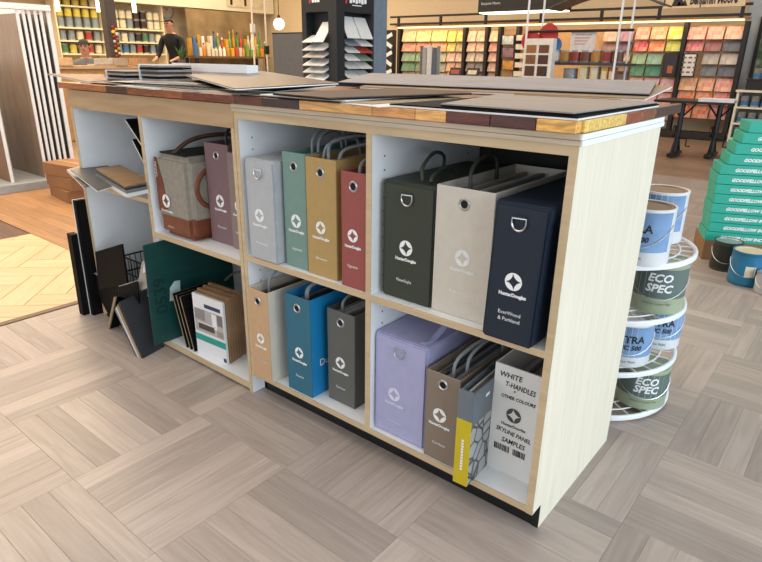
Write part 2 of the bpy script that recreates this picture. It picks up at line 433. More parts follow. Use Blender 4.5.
# ------------------------------------------------------------------ island: left cabinet
lc = thing('display_cabinet', 'pale open cabinet with deep tan top rail, holding loose boards and leather bag', 'cabinet', (0, 0, 0))
box('side_panel', -2.128, -2.110, .001, D, 0, .985, WHITE, lc)
box('outer_panel', -2.130, -2.128, 0, D, 0, .985, MAPLE_L, lc)
box('divider', -1.612, -1.594, .001, D-.01, .036, .915, WHITE, lc)
box('side_panel', -1.082, -1.0665, .001, D, 0, .985, WHITE, lc)
box('bottom_board', -2.110, -1.082, .001, D-.006, .012, .036, WHITE, lc)
box('back_panel', -2.110, -1.604, D-.006, D, .012, .985, WHITE, lc)
box('back_panel', -1.603, -1.082, D-.006, D, .012, .985, mat('shade_dark_back_board', '#2b2a29', .7), lc)  # bay shade put into this back's colour; the left bay's back stays white
box('top_board', -2.110, -1.082, .018, D-.006, .967, .985, WHITE, lc)
box('top_rail', -2.128, -1.0665, -.0012, .017, .915, .985, MAPLE_L, lc)
box('shelf', -2.109, -1.613, .002, D-.012, .598, .614, WHITE, lc)
box('shelf', -1.593, -1.083, .002, D-.012, .473, .491, WHITE, lc)
for a in ((-2.128, -2.110, 0, .915), (-1.612, -1.594, .036, .915), (-1.082, -1.0665, 0, .915), (-2.110, -1.082, .012, .036), (-2.109, -1.613, .598, .614), (-1.593, -1.083, .473, .491)):
    box('edge_band', a[0], a[1], -.0011, .001, a[2], a[3], BEECH, lc)

# ------------------------------------------------------------------ countertop of varnished wood pieces
ct = thing('countertop', 'long varnished countertop edged with mixed dark and golden wood blocks', 'countertop', (0, 0, 0))
box('core', -2.165, -.022, .012, .700, .9885, 1.0115, mat('counter_core', '#8a5a35', .4), ct)
ED = ['#8d5426', '#3a1f14', '#7a4320', '#5b2b17', '#4a2415', '#2e1710', '#c08a4e', '#b07a44', '#4b1f14', '#3b1811', '#b98a45', '#6d3a1f', '#c49c55', '#7a3a22', '#3d1710']
def edgem(i): return wood('varnished_block_%d' % i, ED[i], tuple(min(1, v*1.35+.03) for v in [int(ED[i][k:k+2], 16)/255 for k in (1, 3, 5)]), .34, 'X', 6, 6, coat=.2, distort=3)
def xat(px): return ony(px, 84+(px-48)*.081, -.015).x
cuts = [-2.17]+[xat(p) for p in (106, 127, 182, 234, 262, 299, 372, 415, 446, 490, 536)]+[-.004]
for i in range(len(cuts)-1):
    box('edge_block', cuts[i]+.0006, cuts[i+1]-.0006, -.016, .012, .989, 1.0125, edgem([0,1,2,3,4,5,6,7,6,8,9,10][i]), ct, bev=.002)
ys = [.0125, .25, .36, .47, .705]
for i in range(4):
    box('edge_block', -.022, .002, ys[i]+.0006, ys[i+1]-.0006, .989, 1.0125, edgem([12, 13, 11, 14][i]), ct, bev=.002)

# ------------------------------------------------------------------ sample boxes
def emblem(parent, x, z, y, r, m):
    bm = bmesh.new(); n = 48; o = []; s = []
    for i in range(n):
        a = 2*PI*i/n
        o.append(bm.verts.new((r*math.cos(a), 0, r*math.sin(a))))
        ca, sa = abs(math.cos(a+.0)), abs(math.sin(a+.0))
        q = .93*r*(max(ca, 1e-4)**.62+max(sa, 1e-4)**.62)**(-1/.62)
        s.append(bm.verts.new((q*math.cos(a), 0, q*math.sin(a))))
    for i in range(n): bm.faces.new((o[i], o[(i+1)%n], s[(i+1)%n], s[i]))
    ob = mk('logo_emblem', bm, m, parent); ob.location = (x, y, z); ob.rotation_euler = (0, -.12, 0)
    return ob
def dring(parent, x, z, w):
    bm = bmesh.new(); pts = []
    for i in range(13):
        a = PI+PI*i/12; pts.append((w/2*math.cos(a), -.006, -.004+w/2*1.05*math.sin(a)))
    pts = [(-w/2, -.005, .006)]+pts+[(w/2, -.005, .006)]
    bm_tube(bm, pts, .0022, 6, closed=True)
    o = mk('d_ring', bm, STEEL, parent, smooth=True); o.location = (x, 0, z)
    bm = bmesh.new(); bm_box(bm, -w*.36, w*.36, -.0035, 0, -.001, .012); 
    t = mk('ring_tab', bm, parent.children[0].data.materials[0], parent); t.location = (x, 0, z)
def grommet(parent, x, z, r):
    bm = bmesh.new(); prof = [(r*.62, -.001), (r*.62, .0015), (r*.8, .0032), (r, .0012), (r, -.001)]
    bm_lathe(bm, prof, 24, capb=False, capt=False)
    bmesh.ops.transform(bm, matrix=Matrix.Rotation(PI/2, 4, 'X'), verts=bm.verts)
    o = mk('grommet', bm, STEEL, parent, smooth=True); o.location = (x, 0, z)
    bm = bmesh.new(); bm_cyl(bm, (0, 0, 0), r*.64, .0008, 20, axis=(0, -1, 0))
    h = mk('grommet_hole', bm, DARKHOLE, o)
CORD = mat('grey_cord', '#8b8f92', .55, var=.08)
CORDD = mat('dark_cord', '#3b4038', .55, var=.08)
CARDS = [mat('card_%d' % i, c, .6) for i, c in enumerate(['#8e8f8d', '#4d5052', '#bfc0bc', '#6b675f', '#a49c90'])]
BR = 'HunterDouglas'
def sample_box(label, x0, x1, yf, z0, z1, dep, col, kind, emb=None, prod=None, ink=PRINTW, side=None, cords=1, cordm=CORD, yaw=0, group='boxes of blind samples on the island', er=.0205, gz=None, shear=0., rough=.55, pdim=None, brw=.066):
    name = 'sample_case' if kind == 'case' else 'sample_box'
    W = x1-x0; Hh = z1-z0
    m = mat('box_'+col.strip('#'), col, rough, var=.04, scale=40, bump=.10 if kind == 'case' else .03, bscale=500)
    sm = m if side is None else mat('boxside_'+side.strip('#'), side, rough, var=.04)
    r = thing(name, label, 'sample box', ((x0+x1)/2, yf, z0+.0008), yaw, group)
    h = W/2; t = .004
    if kind == 'slip':
        bm = bmesh.new(); bm_box(bm, -h, h, 0, t, 0, Hh); bevel(bm, .0012, 1); o = face = mk('front_wall', bm, m, r)
        box('side_wall', -h, -h+t, t, dep-t, 0, Hh, sm, r); box('side_wall', h-t, h, t, dep-t, 0, Hh, sm, r)
        box('back_wall', -h, h, dep-t, dep, 0, Hh, m, r); box('base', -h+t, h-t, t, dep-t, 0, t, m, r)
        n = max(3, int((W-.014)/.013)); pit = (W-2*t-.006)/n
        for k in range(n):
            zt = Hh-.012-random.random()*.022
            box('sample_card', -h+t+.003+k*pit+.001, -h+t+.003+(k+1)*pit-.0015, t+.006+random.random()*.01, dep-t-.01, t, zt, random.choice(CARDS), r)
        grommet(r, 0, (gz or Hh*.885), .0155)
    elif kind == 'case':
        bm = bmesh.new(); vs = bm_box(bm, -h, h, 0, dep, 0, Hh-.002)
        bmesh.ops.bevel(bm, geom=list(bm.edges), offset=.005, segments=2, affect='EDGES'); 
        for v in bm.verts: v.co.x += shear*v.co.z
        face = mk('body', bm, m, r, smooth=True)
        # lid with a shallow rim, a little proud of the body
        bm = bmesh.new(); bm_box(bm, -h-.0022, h+.0022, .004, dep+.002, Hh-.034, Hh+.001)
        bmesh.ops.bevel(bm, geom=list(bm.edges), offset=.003, segments=2, affect='EDGES')
        for v in bm.verts: v.co.x += shear*v.co.z
        mk('lid', bm, m, r, smooth=True)
        bm = bmesh.new(); bm_tube(bm, [(-h+.004+shear*0, -.0005, .01), (-h+.004+shear*Hh, -.0005, Hh-.006)], .0012, 5); mk('seam', bm, m, r); bm = bmesh.new(); bm_tube(bm, [(h-.004, -.0005, .01), (h-.004+shear*Hh, -.0005, Hh-.006)], .0012, 5)
        mk('seam', bm, m, r)
        dring(r, shear*Hh*.9, Hh*(gz or .89), .032)
    if cords:
        for k in range(cords):
            sx = random.uniform(-.3, .3)*W;  bm = bmesh.new(); hh = random.uniform(.026, .062)
            base = Hh-.03 if kind == 'slip' else Hh+.004
            ya = random.uniform(.03, .08); yb = min(dep-.05, ya+random.uniform(.14, .26)); dx = random.uniform(-.7, .7)*W
            lim = W*.5+.03
            pts = smooth_path([(sx, ya, base), (sx+dx*.15, ya+.012, Hh+hh*.6), (sx+dx*.5, (ya+yb)/2, Hh+hh), (sx+dx*.8, yb-.02, Hh+hh*.7), (max(-.42*W, min(.42*W, sx+dx)), yb, base)], 5)
            bm_tube(bm, pts, .0048, 8); mk('cord_handle', bm, cordm, r, smooth=True)
    if emb:
        ex, ez = emb[0]-(x0+x1)/2, emb[1]-z0
        emblem(face, ex, ez, -.0008, er, ink)
        text('brand_lettering', BR, .0115, ink, face, (ex, -.0008, ez-.0315), bold=.00055, width=brw)
    if prod:
        lines = prod[0].split('\n')
        for i, s in enumerate(lines):
            text('product_lettering', s, prod[2], pdim or ink, face, (prod[1][0]-(x0+x1)/2, -.0008, prod[1][1]-z0-i*prod[2]*1.25))
    return r
G2 = mat('pale_print', '#cfd3d6', .5, var=.02)
# upper right bay
sample_box('dark green lidded case with metal ring, leftmost on the upper right shelf', -.506, -.348, .027, .518, .830, .40, '#343a2d', 'case', (-.429, .663), ('NewStyle', (-.433, .573), .0125), cords=2, cordm=CORDD)
sample_box('cream slipcase box with round eyelet, between dark green and navy boxes', -.345, -.186, .030, .518, .840, .40, '#cfc8bb', 'slip', (-.262, .672), ('Palm Beach', (-.265, .582), .0125), cords=1, ink=mat('silver_print', '#e8eaea', .4), cordm=CORDD)
nv = sample_box('navy blue case with metal ring, overhanging the upper shelf edge at right', -.168, -.045, -.020, .518, .838, .40, '#0b1e30', 'case', (-.100, .666), ('EverWood\n& Parkland', (-.103, .590), .0125), cords=0, shear=.03)
# upper left bay
sample_box('light grey lidded case with metal ring, beside the teal box', -1.022, -.896, -.004, .518, .832, .36, '#b3b7ba', 'case', (-.967, .663), ('Provenance', (-.962, .574), .0115), cords=0, ink=PRINTW)
sample_box('muted teal slipcase box with eyelet, between light grey and gold boxes', -.882, -.787, .022, .518, .864, .36, '#76958c', 'slip', (-.832, .664), ('Applause', (-.831, .577), .0115), cords=2)
sample_box('mustard gold slipcase box with eyelet on the upper shelf', -.780, -.663, .016, .518, .861, .36, '#b3945c', 'slip', (-.724, .665), ('Silhouette', (-.724, .572), .0115), cords=3, er=.0185)
sample_box('brick red slipcase box with eyelet, against the centre divider', -.634, -.546, .005, .518, .840, .36, '#984f49', 'slip', (-.592, .669), ('Vignette', (-.593, .581), .0115), cords=1, er=.018, brw=.058)
# lower left bay
sample_box('peach slipcase box with cream sides, leftmost on the bottom shelf', -1.030, -.938, -.018, .093, .416, .34, '#c8a37c', 'slip', (-.981, .247), ('Nantucket', (-.982, .164), .0115), side='#d8cfbd', cords=1, er=.018, brw=.056, pdim=G2)
bl = sample_box('bright blue slipcase box with eyelet on the bottom shelf', -.880, -.769, .005, .093, .430, .36, '#2d6a80', 'slip', (-.822, .239), ('Duette', (-.823, .154), .0125), side='#1482bd', cords=2, er=.0185)
o = text('side_lettering', 'Duette', .034, PRINTW, bl, (.0556+.0006, .085, .112), rot=(PI/2, 0, PI/2))
sample_box('charcoal grey slipcase box with eyelet, left of the centre divider', -.735, -.623, .045, .093, .408, .34, '#60615c', 'slip', (-.681, .236), ('Somner', (-.680, .148), .0125), side='#55564f', cords=1, er=.019)
# lower right bay
lv = sample_box('lavender lidded case with metal ring on the bottom shelf', -.518, -.343, .017, .093, .405, .42, '#a9a9cc', 'case', (-.448, .229), ('Luminette', (-.446, .140), .0125), cords=0, ink=mat('lilac_print', '#dcdcef', .5))
bm = bmesh.new(); bm_tube(bm, smooth_path([(.062, .02, .3135), (.066, .06, .3165), (.07, .14, .352), (.06, .22, .318), (.05, .26, .3155)], 6), .006, 6)
bmesh.ops.scale(bm, vec=(1.6, 1, 1), verts=bm.verts, space=Matrix.Translation((-.065, 0, 0))); mk('carry_strap', bm, mat('lavender_strap', '#8f92b4', .6), lv, smooth=True)
sample_box('taupe slipcase box with eyelet, beside the lavender case', -.331, -.228, .004, .093, .360, .40, '#877869', 'slip', (-.285, .236), ('Cordless', (-.284, .147), .0115), cords=2)
sample_box('plum slipcase box with eyelet, beside the leather-bottomed bag', -1.346, -1.216, .080, .491, .842, .36, '#806468', 'slip', (-1.279, .645), ('Pirouette', (-1.279, .551), .0125), cords=1, cordm=CORDD, er=.022)
sample_box('narrow taupe slipcase box half hidden behind the cabinet upright', -1.212, -1.110, .072, .491, .822, .36, '#8d7d7a', 'slip', (-1.166, .645), ('Heritance', (-1.166, .551), .0125), cords=0)

# white carton with handwriting
wb = thing('sample_carton', 'white open carton with black handwriting, beside the right end panel', 'carton', (-.1085, .073, .0938), 0)
h = .0625; Hh = .315; dp = .38
wm = mat('white_carton', '#e3e2e0', .6, var=.02)
wf = box('front_wall', -h, h, 0, .004, 0, Hh, wm, wb); box('side_wall', -h, -h+.004, .004, dp, 0, Hh, wm, wb); box('side_wall', h-.004, h, .004, dp, 0, Hh, wm, wb)
box('back_wall', -h+.004, h-.004, dp-.004, dp, 0, Hh, wm, wb); box('base', -h+.004, h-.004, .004, dp-.004, 0, .004, wm, wb)
for k in range(5): box('sample_card', -.05+k*.02, -.05+k*.02+.015, .02, dp-.02, .004, .24-.02*random.random(), random.choice(CARDS), wb)
emblem(wf, .0, .182, -.0008, .0205, mat('grey_print', '#4a4b4c', .6))
text('brand_lettering', BR, .0115, mat('grey_print', '#4a4b4c', .6), wf, (.002, -.0008, .150), bold=.0004, width=.068)
for s, x, z, sz, wd, rr in (('WHITE', -.018, .289, .020, .062, .02), ('T-HANDLES', .010, .264, .020, .082, -.03), ('+', -.004, .250, .012, None, 0), ('OTHER COLOURS', .007, .230, .013, .094, .02), ('SKYLINE PANEL', .004, .128, .017, .098, -.06), ('SAMPLES', .006, .102, .019, .066, -.02)):
    text('handwriting', s, sz, PRINTB, wf, (x, -.0008, z), rot=(PI/2, -rr, 0), bold=.0004, shear=.15, width=wd)
bm = bmesh.new(); x = -.046
while x < .04:
    ww = random.choice((.0012, .002, .003)); 
    if not (-.004 < x < .006): bm_box(bm, x, x+ww, -.0012, -.0002, .068, .086)
    x += ww+random.choice((.0012, .002))
o = mk('barcode', bm, PRINTB, wf); o['kind'] = 'stuff'

# yellow and grey magazine binder
yb = thing('sample_binder', 'yellow and grey binder jutting out beside the white carton', 'binder', (-.2065, -.040, .0942), .05)
yel = mat('yellow_spine', '#c9b21c', .45, var=.03); gry = mat('slate_grey_board', '#6a737a', .5, var=.04)
box('spine', 0, .040, 0, .004, 0, .192, yel, yb); box('spine_top', 0, .040, 0, .004, .1925, .275, gry, yb)
box('cover', 0, .003, .0045, .21, 0, .268, gry, yb)
def bw_picture():
    m = bpy.data.materials.new('black_white_picture'); m.use_nodes = True; nt = m.node_tree; b = nt.nodes['Principled BSDF']
    tc = nt.nodes.new('ShaderNodeTexCoord'); v = nt.nodes.new('ShaderNodeTexVoronoi'); v.inputs['Scale'].default_value = 26; v.feature = 'DISTANCE_TO_EDGE'
    nt.links.new(tc.outputs['Object'], v.inputs['Vector']); r = nt.nodes.new('ShaderNodeValToRGB')
    r.color_ramp.elements[0].position = .02; r.color_ramp.elements[1].position = .12; r.color_ramp.elements[0].color = lin('#2c2f31'); r.color_ramp.elements[1].color = lin('#a9acab')
    nt.links.new(v.outputs[0], r.inputs[0]); nt.links.new(r.outputs[0], b.inputs['Base Color']); b.inputs['Roughness'].default_value = .4; return m
BWP = bw_picture()
box('cover', .037, .040, .0045, .21, 0, .175, BWP, yb); box('cover_top', .037, .0405, .0045, .21, .1755, .268, gry, yb)
for k in range(4): box('sample_leaf', .005+k*.008, .010+k*.008, .008, .20, 0, .250+.008*(k % 2), CARDS[(k*2) % 5], yb)
bm = bmesh.new()
for k in range(11): bm_box(bm, .018, .024, -.0012, -.0004, .045+k*.0085, .0505+k*.0085)
o = mk('spine_print', bm, PRINTW, yb); o['kind'] = 'stuff'
box('cover_mark', .0406, .0414, .07, .09, .232, .240, PRINTW, yb)

# grey felt bag with leather bottom
bag = thing('sample_bag', 'grey felt sample bag with brown leather bottom and handle', 'bag', (-1.461, .012, .4918), 0)
felt = mat('grey_felt', '#948d80', .9, var=.12, scale=60, bump=.3, bscale=900); lea = mat('tan_leather', '#743e29', .42, var=.12, scale=25, bump=.15, bscale=300)
def rbox(x0, x1, y0, y1, z0, z1, b=.014):
    bm = bmesh.new(); bm_box(bm, x0, x1, y0, y1, z0, z1); bmesh.ops.bevel(bm, geom=list(bm.edges), offset=b, segments=3, affect='EDGES'); return bm
mk('felt_body', rbox(-.101, .101, .002, .30, .006, .300, .02), felt, bag, smooth=True)
mk('leather_base', rbox(-.104, .104, 0, .303, 0, .098, .02), lea, bag, smooth=True)
bm = bmesh.new(); f = [bm.verts.new(p) for p in ((-.098, -.002, .09), (-.045, -.002, .09), (-.058, -.0015, .20), (-.086, -.001, .285), (-.098, -.001, .285))]; bm.faces.new(f)
r_ = bmesh.ops.extrude_face_region(bm, geom=bm.faces[:]); bmesh.ops.translate(bm, vec=(0, .004, 0), verts=[v for v in r_['geom'] if isinstance(v, bmesh.types.BMVert)])
mk('front_strap', bm, lea, bag)
bm = bmesh.new(); bm_tube(bm, [(.1015, .10+.068*math.cos(2*PI*i/28), .185+.068*math.sin(2*PI*i/28)) for i in range(28)], .0095, 8, closed=True)
mk('handle', bm, lea, bag, smooth=True)
bm = bmesh.new(); bm_tube(bm, smooth_path([(-.02, .03, .30), (0, .10, .345), (.05, .2, .36), (.085, .26, .34), (.08, .27, .30)], 6), .008, 8)
mk('shoulder_strap', bm, mat('dark_leather', '#4a2a1c', .5), bag, smooth=True)
mk('top_opening', rbox(-.086, .08, .015, .285, .2985, .304, .002), DARKHOLE, bag)
bm = bmesh.new()
for k in range(4): bm_tube(bm, [(-.088+.006*math.cos(a), -.004, .262-k*.013+.008*math.sin(a)) for a in [2*PI*i/10 for i in range(10)]], .0018, 5, closed=True)
mk('clasp', bm, STEEL, bag, smooth=True)
emblem(bag, -.046, .131, -.0022, .024, PRINTW); text('brand_lettering', BR, .0125, PRINTW, bag, (-.046, -.0022, .094), bold=.0003, width=.074)
text('product_lettering', 'Alustra', .0125, G2, bag, (-.034, -.0012, .036))

# ------------------------------------------------------------------ sheets lying on the countertop
def sheet(label, a, b, c, d, t, m, edge=None, cat='sample sheet', name='sample_sheet', group='sample sheets on the countertop'):
    """top face corners a b c d seen from above (counter-clockwise)"""
    r = thing(name, label, cat, a, 0, group); a0 = Vector(a)
    pts = [Vector(p)-a0 for p in (a, b, c, d)]
    if edge is None: mk('face_sheet', slab4(*pts, t), m, r)
    else:
        mk('face_sheet', slab4(*pts, t*.45), m, r); n = (pts[1]-pts[0]).cross(pts[3]-pts[0]).normalized()
        mk('backing', slab4(*[p-n*t*.46 for p in pts], t*.54), edge, r)
    return r
def rectxy(x0, y0, L, Wd, yaw, z, tilt=(0, 0)):
    u = Vector((math.cos(yaw), math.sin(yaw), tilt[0])); v = Vector((-math.sin(yaw), math.cos(yaw), tilt[1])); a = Vector((x0, y0, z))
    return a, a+u*L, a+u*L+v*Wd, a+v*Wd
CT = 1.0125
bronze = mat('bronze_sheet', '#4a3424', .30, .2, var=.15, scale=3, spec=.4)
greyt = wood('grey_travertine', '#878485', '#9c999a', .5, 'X', 4, 12)
taupt = wood('taupe_tile', '#8a827c', '#9c938c', .45, 'X', 3, 8)
dkbr = mat('dark_brown_sheet', '#4b3a2e', .45, var=.12, scale=4, spec=.3)
wht = mat('white_sheet', '#e4e5e4', .4, var=.02); blk = mat('black_sheet', '#0c0c0d', .65, spec=.15); tan = wood('tan_sheet', '#8c6138', '#a07345', .55, 'X', 3, 10)
beig = mat('beige_board', '#a08b70', .6, var=.06, spec=.3)
silv = mat('silver_grey_sheet', '#85888c', .45, .2, var=.15, scale=6)
# stacked on the right
sheet('black board with white underside, lowest at the front right corner', *rectxy(-.46, -.012, .455, .52, .0, 1.0205), .007, blk, wht)
sheet('large taupe tile lying on the black board at the right corner', (-.325, 0, 1.0275), (-.018, -.004, 1.0275), (.0, .47, 1.0275), (-.43, .45, 1.0275), .006, taupt, blk)
sheet('thin white sheet half covered by the taupe tile', *rectxy(-.62, -.010, .155, .57, -.22, 1.0145), .0018, wht)
sheet('dark brown sheet lying in the middle of the countertop', (-.86, -.02, 1.0275), (-.62, -.05, 1.0275), (-.50, .42, 1.0295), (-.80, .50, 1.0295), .006, dkbr, blk)
sheet('pale grey sheet below the dark brown sheet', *rectxy(-.93, -.006, .33, .50, -.015, 1.0205), .0032, wht)
sheet('beige board under the pale grey sheet', *rectxy(-1.02, -.004, .50, .40, .0, 1.0165), .0035, beig, blk)
# rear light grey sheet, propped up at its back edge
q0 = Vector((-1.2, .60, 1.033)); u = Vector((.992, .125, .001)); v = Vector((-.125, .992, .126))
sheet('light grey sheet along the back of the countertop, back edge raised', q0, q0+u*1.11, q0+u*1.09+v*.23, q0+v*.23, .006, greyt, blk)
q1 = q0-Vector((0, 0, .0085))+u*.12-v*.03
sheet('beige board under the grey sheet, jutting past the right end', q1, q1+u*.985-v*.0, q1+u*1.02+v*.235, q1+v*.235, .007, beig, wht)
bm = bmesh.new(); bm_box(bm, -.5, .5, 0, .03, 0, .006); prop = mk('prop_batten', bm, beig); prop.location = (-.66, .66, 1.0127); tag(prop, 'long beige batten propping up the grey sheet', 'batten')
# bronze sheet tilted on the stack
sheet('glossy bronze sheet resting tilted near the middle of the counter', (-.985, -.05, 1.0345), (-.85, .23, 1.049), (-1.60, .57, 1.063), (-1.735, .29, 1.0485), .005, bronze, wht)
sheet('dark board under the bronze sheet', *rectxy(-1.62, .05, .62, .30, .10, 1.0235, (0, .03)), .006, blk, wht)
# left half
sheet('tan wood board overhanging the left end of the counter', onz(47.5, 73.5, 1.056), onz(89, 82, 1.036), onz(107, 80, 1.036), onz(103, 74, 1.052), .004, tan, wht)
for i, (x, y, L, Wd, yaw, z, m, e, lab) in enumerate([
    (-1.72, -.012, .30, .22, -.10, 1.0165, silv, wht, 'silver sample sheet at the front edge of the left counter'),
    (-1.99, -.008, .26, .30, .05, 1.0185, dkbr, blk, 'dark board at the front left of the counter'),
    (-1.66, .015, .44, .20, -.06, 1.0205, blk, wht, 'black board with pale edge below the white tray'),
    (-1.42, -.012, .36, .22, .02, 1.0165, beig, wht, 'beige sheet at the front edge before the bronze sheet'),
    (-1.86, .02, .34, .24, .14, 1.0245, silv, blk, 'grey brochure sheet on the stack at the left'),
    (-1.70, .05, .30, .16, .22, 1.0275, mat('dark_green_board', '#26332c', .4), wht, 'dark green board on top of the silver sheets')]):
    sheet(lab, *rectxy(x, y, L, Wd, yaw, z), .0032, m, e)
# white tray at the back
wt = thing('white_tray', 'long white tray standing at the back of the left counter', 'tray', (-1.765, .42, CT), .0)
tw = mat('tray_white', '#f1f2f3', .4, var=.01)
for p in ((-.252, .252, 0, .006, .012, .074), (-.252, .252, .05, .056, .012, .074), (-.252, -.246, .006, .05, .012, .074), (.246, .252, .006, .05, .012, .074)): box('tray_side', *p, tw, wt)
box('tray_base', -.252, .252, 0, .056, 0, .012, tw, wt); box('tray_rim', -.255, .255, -.004, .0, .044, .076, tw, wt)
# two sample books of thick boards left of the tray
def sample_book(label, x, y, yaw, L, Wd, n, z0):
    r = thing('sample_book', label, 'sample book', (x, y, z0), yaw, 'sample books on the counter')
    for k in range(n):
        box('sample_leaf', .006+.004*(k % 2), L, 0+.003*(k % 3), Wd, .002+k*.0085, .009+k*.0085, [dkbr, greyt, blk, taupt][k % 4], r)
    box('cover', 0, .005, -.002, Wd, 0, n*.0085+.004, wht, r)
    return r
sample_book('sample book of brown boards with white spine, at the left end', -2.11, .16, -.05, .16, .20, 5, 1.0128)
sample_book('thicker sample book of dark boards with white spine, beside the tray', -1.918, .20, .04, .125, .16, 8, 1.0128)

# ------------------------------------------------------------------ boards in and beside the left cabinet
def board(name, label, cat, pts, t, m, edge=None, group=None):
    a0 = Vector(pts[0]); P = [Vector(p)-a0 for p in pts]
    r = thing(name, label, cat, a0, 0, group)
    if edge is None: mk('board_face', slab4(*P, t), m, r)
    else:
        n = (P[1]-P[0]).cross(P[3]-P[0]).normalized()
        mk('board_face', slab4(*P, t*.5), m, r); mk('board_backing', slab4(*[p-n*t*.505 for p in P], t*.5), edge, r)
    return r
LB = 'loose sample boards by the left cabinet'
# on the middle shelf
Zs = .6155; chc = mat('charcoal_tile', '#55534f', .45)
def corner_sheet(label, l, f_, r, m, t, edge, kb=1., zl=0):
    L, F, R = onz(*l), onz(*f_), onz(*r); B = L+(R-F)*kb; Rb = F+(R-F)*kb
    return sheet(label, L, F, Rb, B, t, m, edge, group=LB)
corner_sheet('dark grey sample board jutting far out of the middle shelf', (70.7, 169.6, .672), (97.4, 190, .655), (111, 186, .655), chc, .008, wht, 2.6)
corner_sheet('pale board tucked below the dark grey one on the middle shelf', (66.5, 169.5, .652), (84, 187, .64), (97, 183, .64), mat('warm_grey_tile', '#8a857e', .45), .008, wht, 2.2)
corner_sheet('grey slab under the wood-look board, white underneath', (95.5, 173.5, .672), (126, 190.5, .665), (148.5, 186, .665), mat('slate_slab', '#77797a', .35), .026, wht)
corner_sheet('wood-look sample board lying on top of the middle shelf stack', (96, 168.5, .688), (125, 185.5, .682), (148.5, 181, .682), wood('oak_look_tile', '#94714c', '#b38d61', .45, 'Y', 4, 8), .012, chc, 1.1)
sheet('small pale tile at the back of the middle shelf', (-1.84, .32, .6335), (-1.66, .28, .6335), (-1.63, .42, .6335), (-1.81, .46, .6335), .012, wht, group=LB)
# two boards leaning in the upper bay
for k, (dx, dz) in enumerate(((0, 0), (.03, -.07))):
    board('leaning_board', ['upper dark board with white edge leaning under the counter rail', 'lower dark board with white edge leaning under the counter rail'][k], 'sample board',
          [(-1.735+dx, .02, .895+dz), (-1.618, .015, .80+dz), (-1.618, .35, .80+dz), (-1.735+dx, .36, .895+dz)], .010, blk, wht, LB)
# teal board
tb = board('teal_board', 'large dark teal board standing in the lower bay beside the catalogues', 'sample board',
      [(-1.5875, -.066, .0375), (-1.580, .33, .0375), (-1.580, .33, .462), (-1.5875, -.058, .452)], .004, mat('teal_laminate', '#12433f', .35, var=.15, scale=40, stretch=(1, .2, 1)), mat('teal_edge', '#0d3532', .4))
tg = mat('pale_tag', '#bcd3d0', .5)
tq = [onx(169.5, 301, -1.5865), onx(180, 299, -1.5855), onx(179.5, 280, -1.5855), onx(174, 281, -1.586), onx(169.5, 288, -1.5865)]
bm = bmesh.new(); f = [bm.verts.new(p-tb.location+Vector((.0025, 0, 0))) for p in tq]; bm.faces.new(f); r_ = bmesh.ops.extrude_face_region(bm, geom=bm.faces[:]); bmesh.ops.translate(bm, vec=(.0012, 0, 0), verts=[v for v in r_['geom'] if isinstance(v, bmesh.types.BMVert)])
mk('paper_tag', bm, tg, tb)
text('handwriting', '0539', .075, mat('dark_marker', '#0a2a28', .5), tb, (.0022, .055, .20), rot=(PI/2, -PI/2, PI/2+.02), bold=.001)
# catalogues
cat_t = thing('catalogue', 'white kitchen catalogue facing out at the front of the brown boards', 'catalogue', (-1.33, .022, .0368), .06)
box('pages', -.086, .086, .002, .010, 0, .250, wht, cat_t)
box('cover', -.086, .086, .0005, .002, 0, .250, mat('catalogue_cover', '#e6e6e8', .3, var=.02), cat_t)
cp = box('cover_picture', -.080, .080, -.0004, .0004, .100, .195, mat('kitchen_wall', '#b5aeaa', .3), cat_t)
for k, (a, b, c_, d_, cc) in enumerate(((-.078, -.02, .150, .193, '#8d8684'), (.02, .045, .130, .19, '#e9ebee'), (.05, .078, .150, .193, '#77706d'), (-.06, .03, .112, .136, '#4b4442'), (-.065, .04, .136, .142, '#d8d4cf'), (.045, .078, .105, .128, '#9a8f86'))):
    box('picture_shape', a, b, -.0008-.0001*k, -.0004, c_, d_, mat('kp'+cc, cc, .3), cp)
box('cover_band', -.086, .086, -.0004, .0004, .062, .088, mat('teal_band', '#1f9c8c', .35), cat_t)
box('title_bar', -.02, .07, -.0004, .0004, .205, .220, mat('navy_bar', '#2c3a55', .35), cat_t)
box('corner_mark', .068, .084, -.0004, .0004, .006, .022, mat('navy_bar', '#2c3a55', .35), cat_t)
brn = wood('brown_card', '#8a6a48', '#a58460', .6, 'Z', 8, 6)
for k in range(6):
    o = box('sample_folder', -.087, .087, 0, .0125, 0, .252+.006*(k % 2), brn, loc=(-1.332-.004*k+.001, .036+k*.0150, .0368), rotz=.06)
    tag(o, ['brown card sample folder directly behind the catalogue', 'second brown card folder behind the catalogue', 'third brown card folder behind the catalogue', 'fourth brown card folder behind the catalogue', 'fifth brown card folder behind the catalogue', 'rearmost brown card folder behind the catalogue'][k], 'folder', 'brown card folders behind the catalogue')
for k in range(3):
    x = -1.505+k*.026
    board('framed_sample', ['leftmost black framed sample leaning beside the catalogue', 'middle black framed sample leaning beside the catalogue', 'rightmost black framed sample leaning beside the catalogue'][k], 'sample board',
          [(x+.028, .012, .0375), (x+.025, .20, .0375), (x-.035, .20, .252), (x-.032, .012, .252)], .010, blk, beig, 'black framed samples')
bm = bmesh.new(); bm_tube(bm, smooth_path([(-1.40, .16, .30), (-1.36, .18, .335), (-1.29, .2, .345), (-1.22, .19, .325), (-1.19, .17, .297)], 6), .005, 6)
cable = mk('loose_cable', bm, CORDD, smooth=True); tag(cable, 'thin grey cable looped over the brown folders', 'cable')
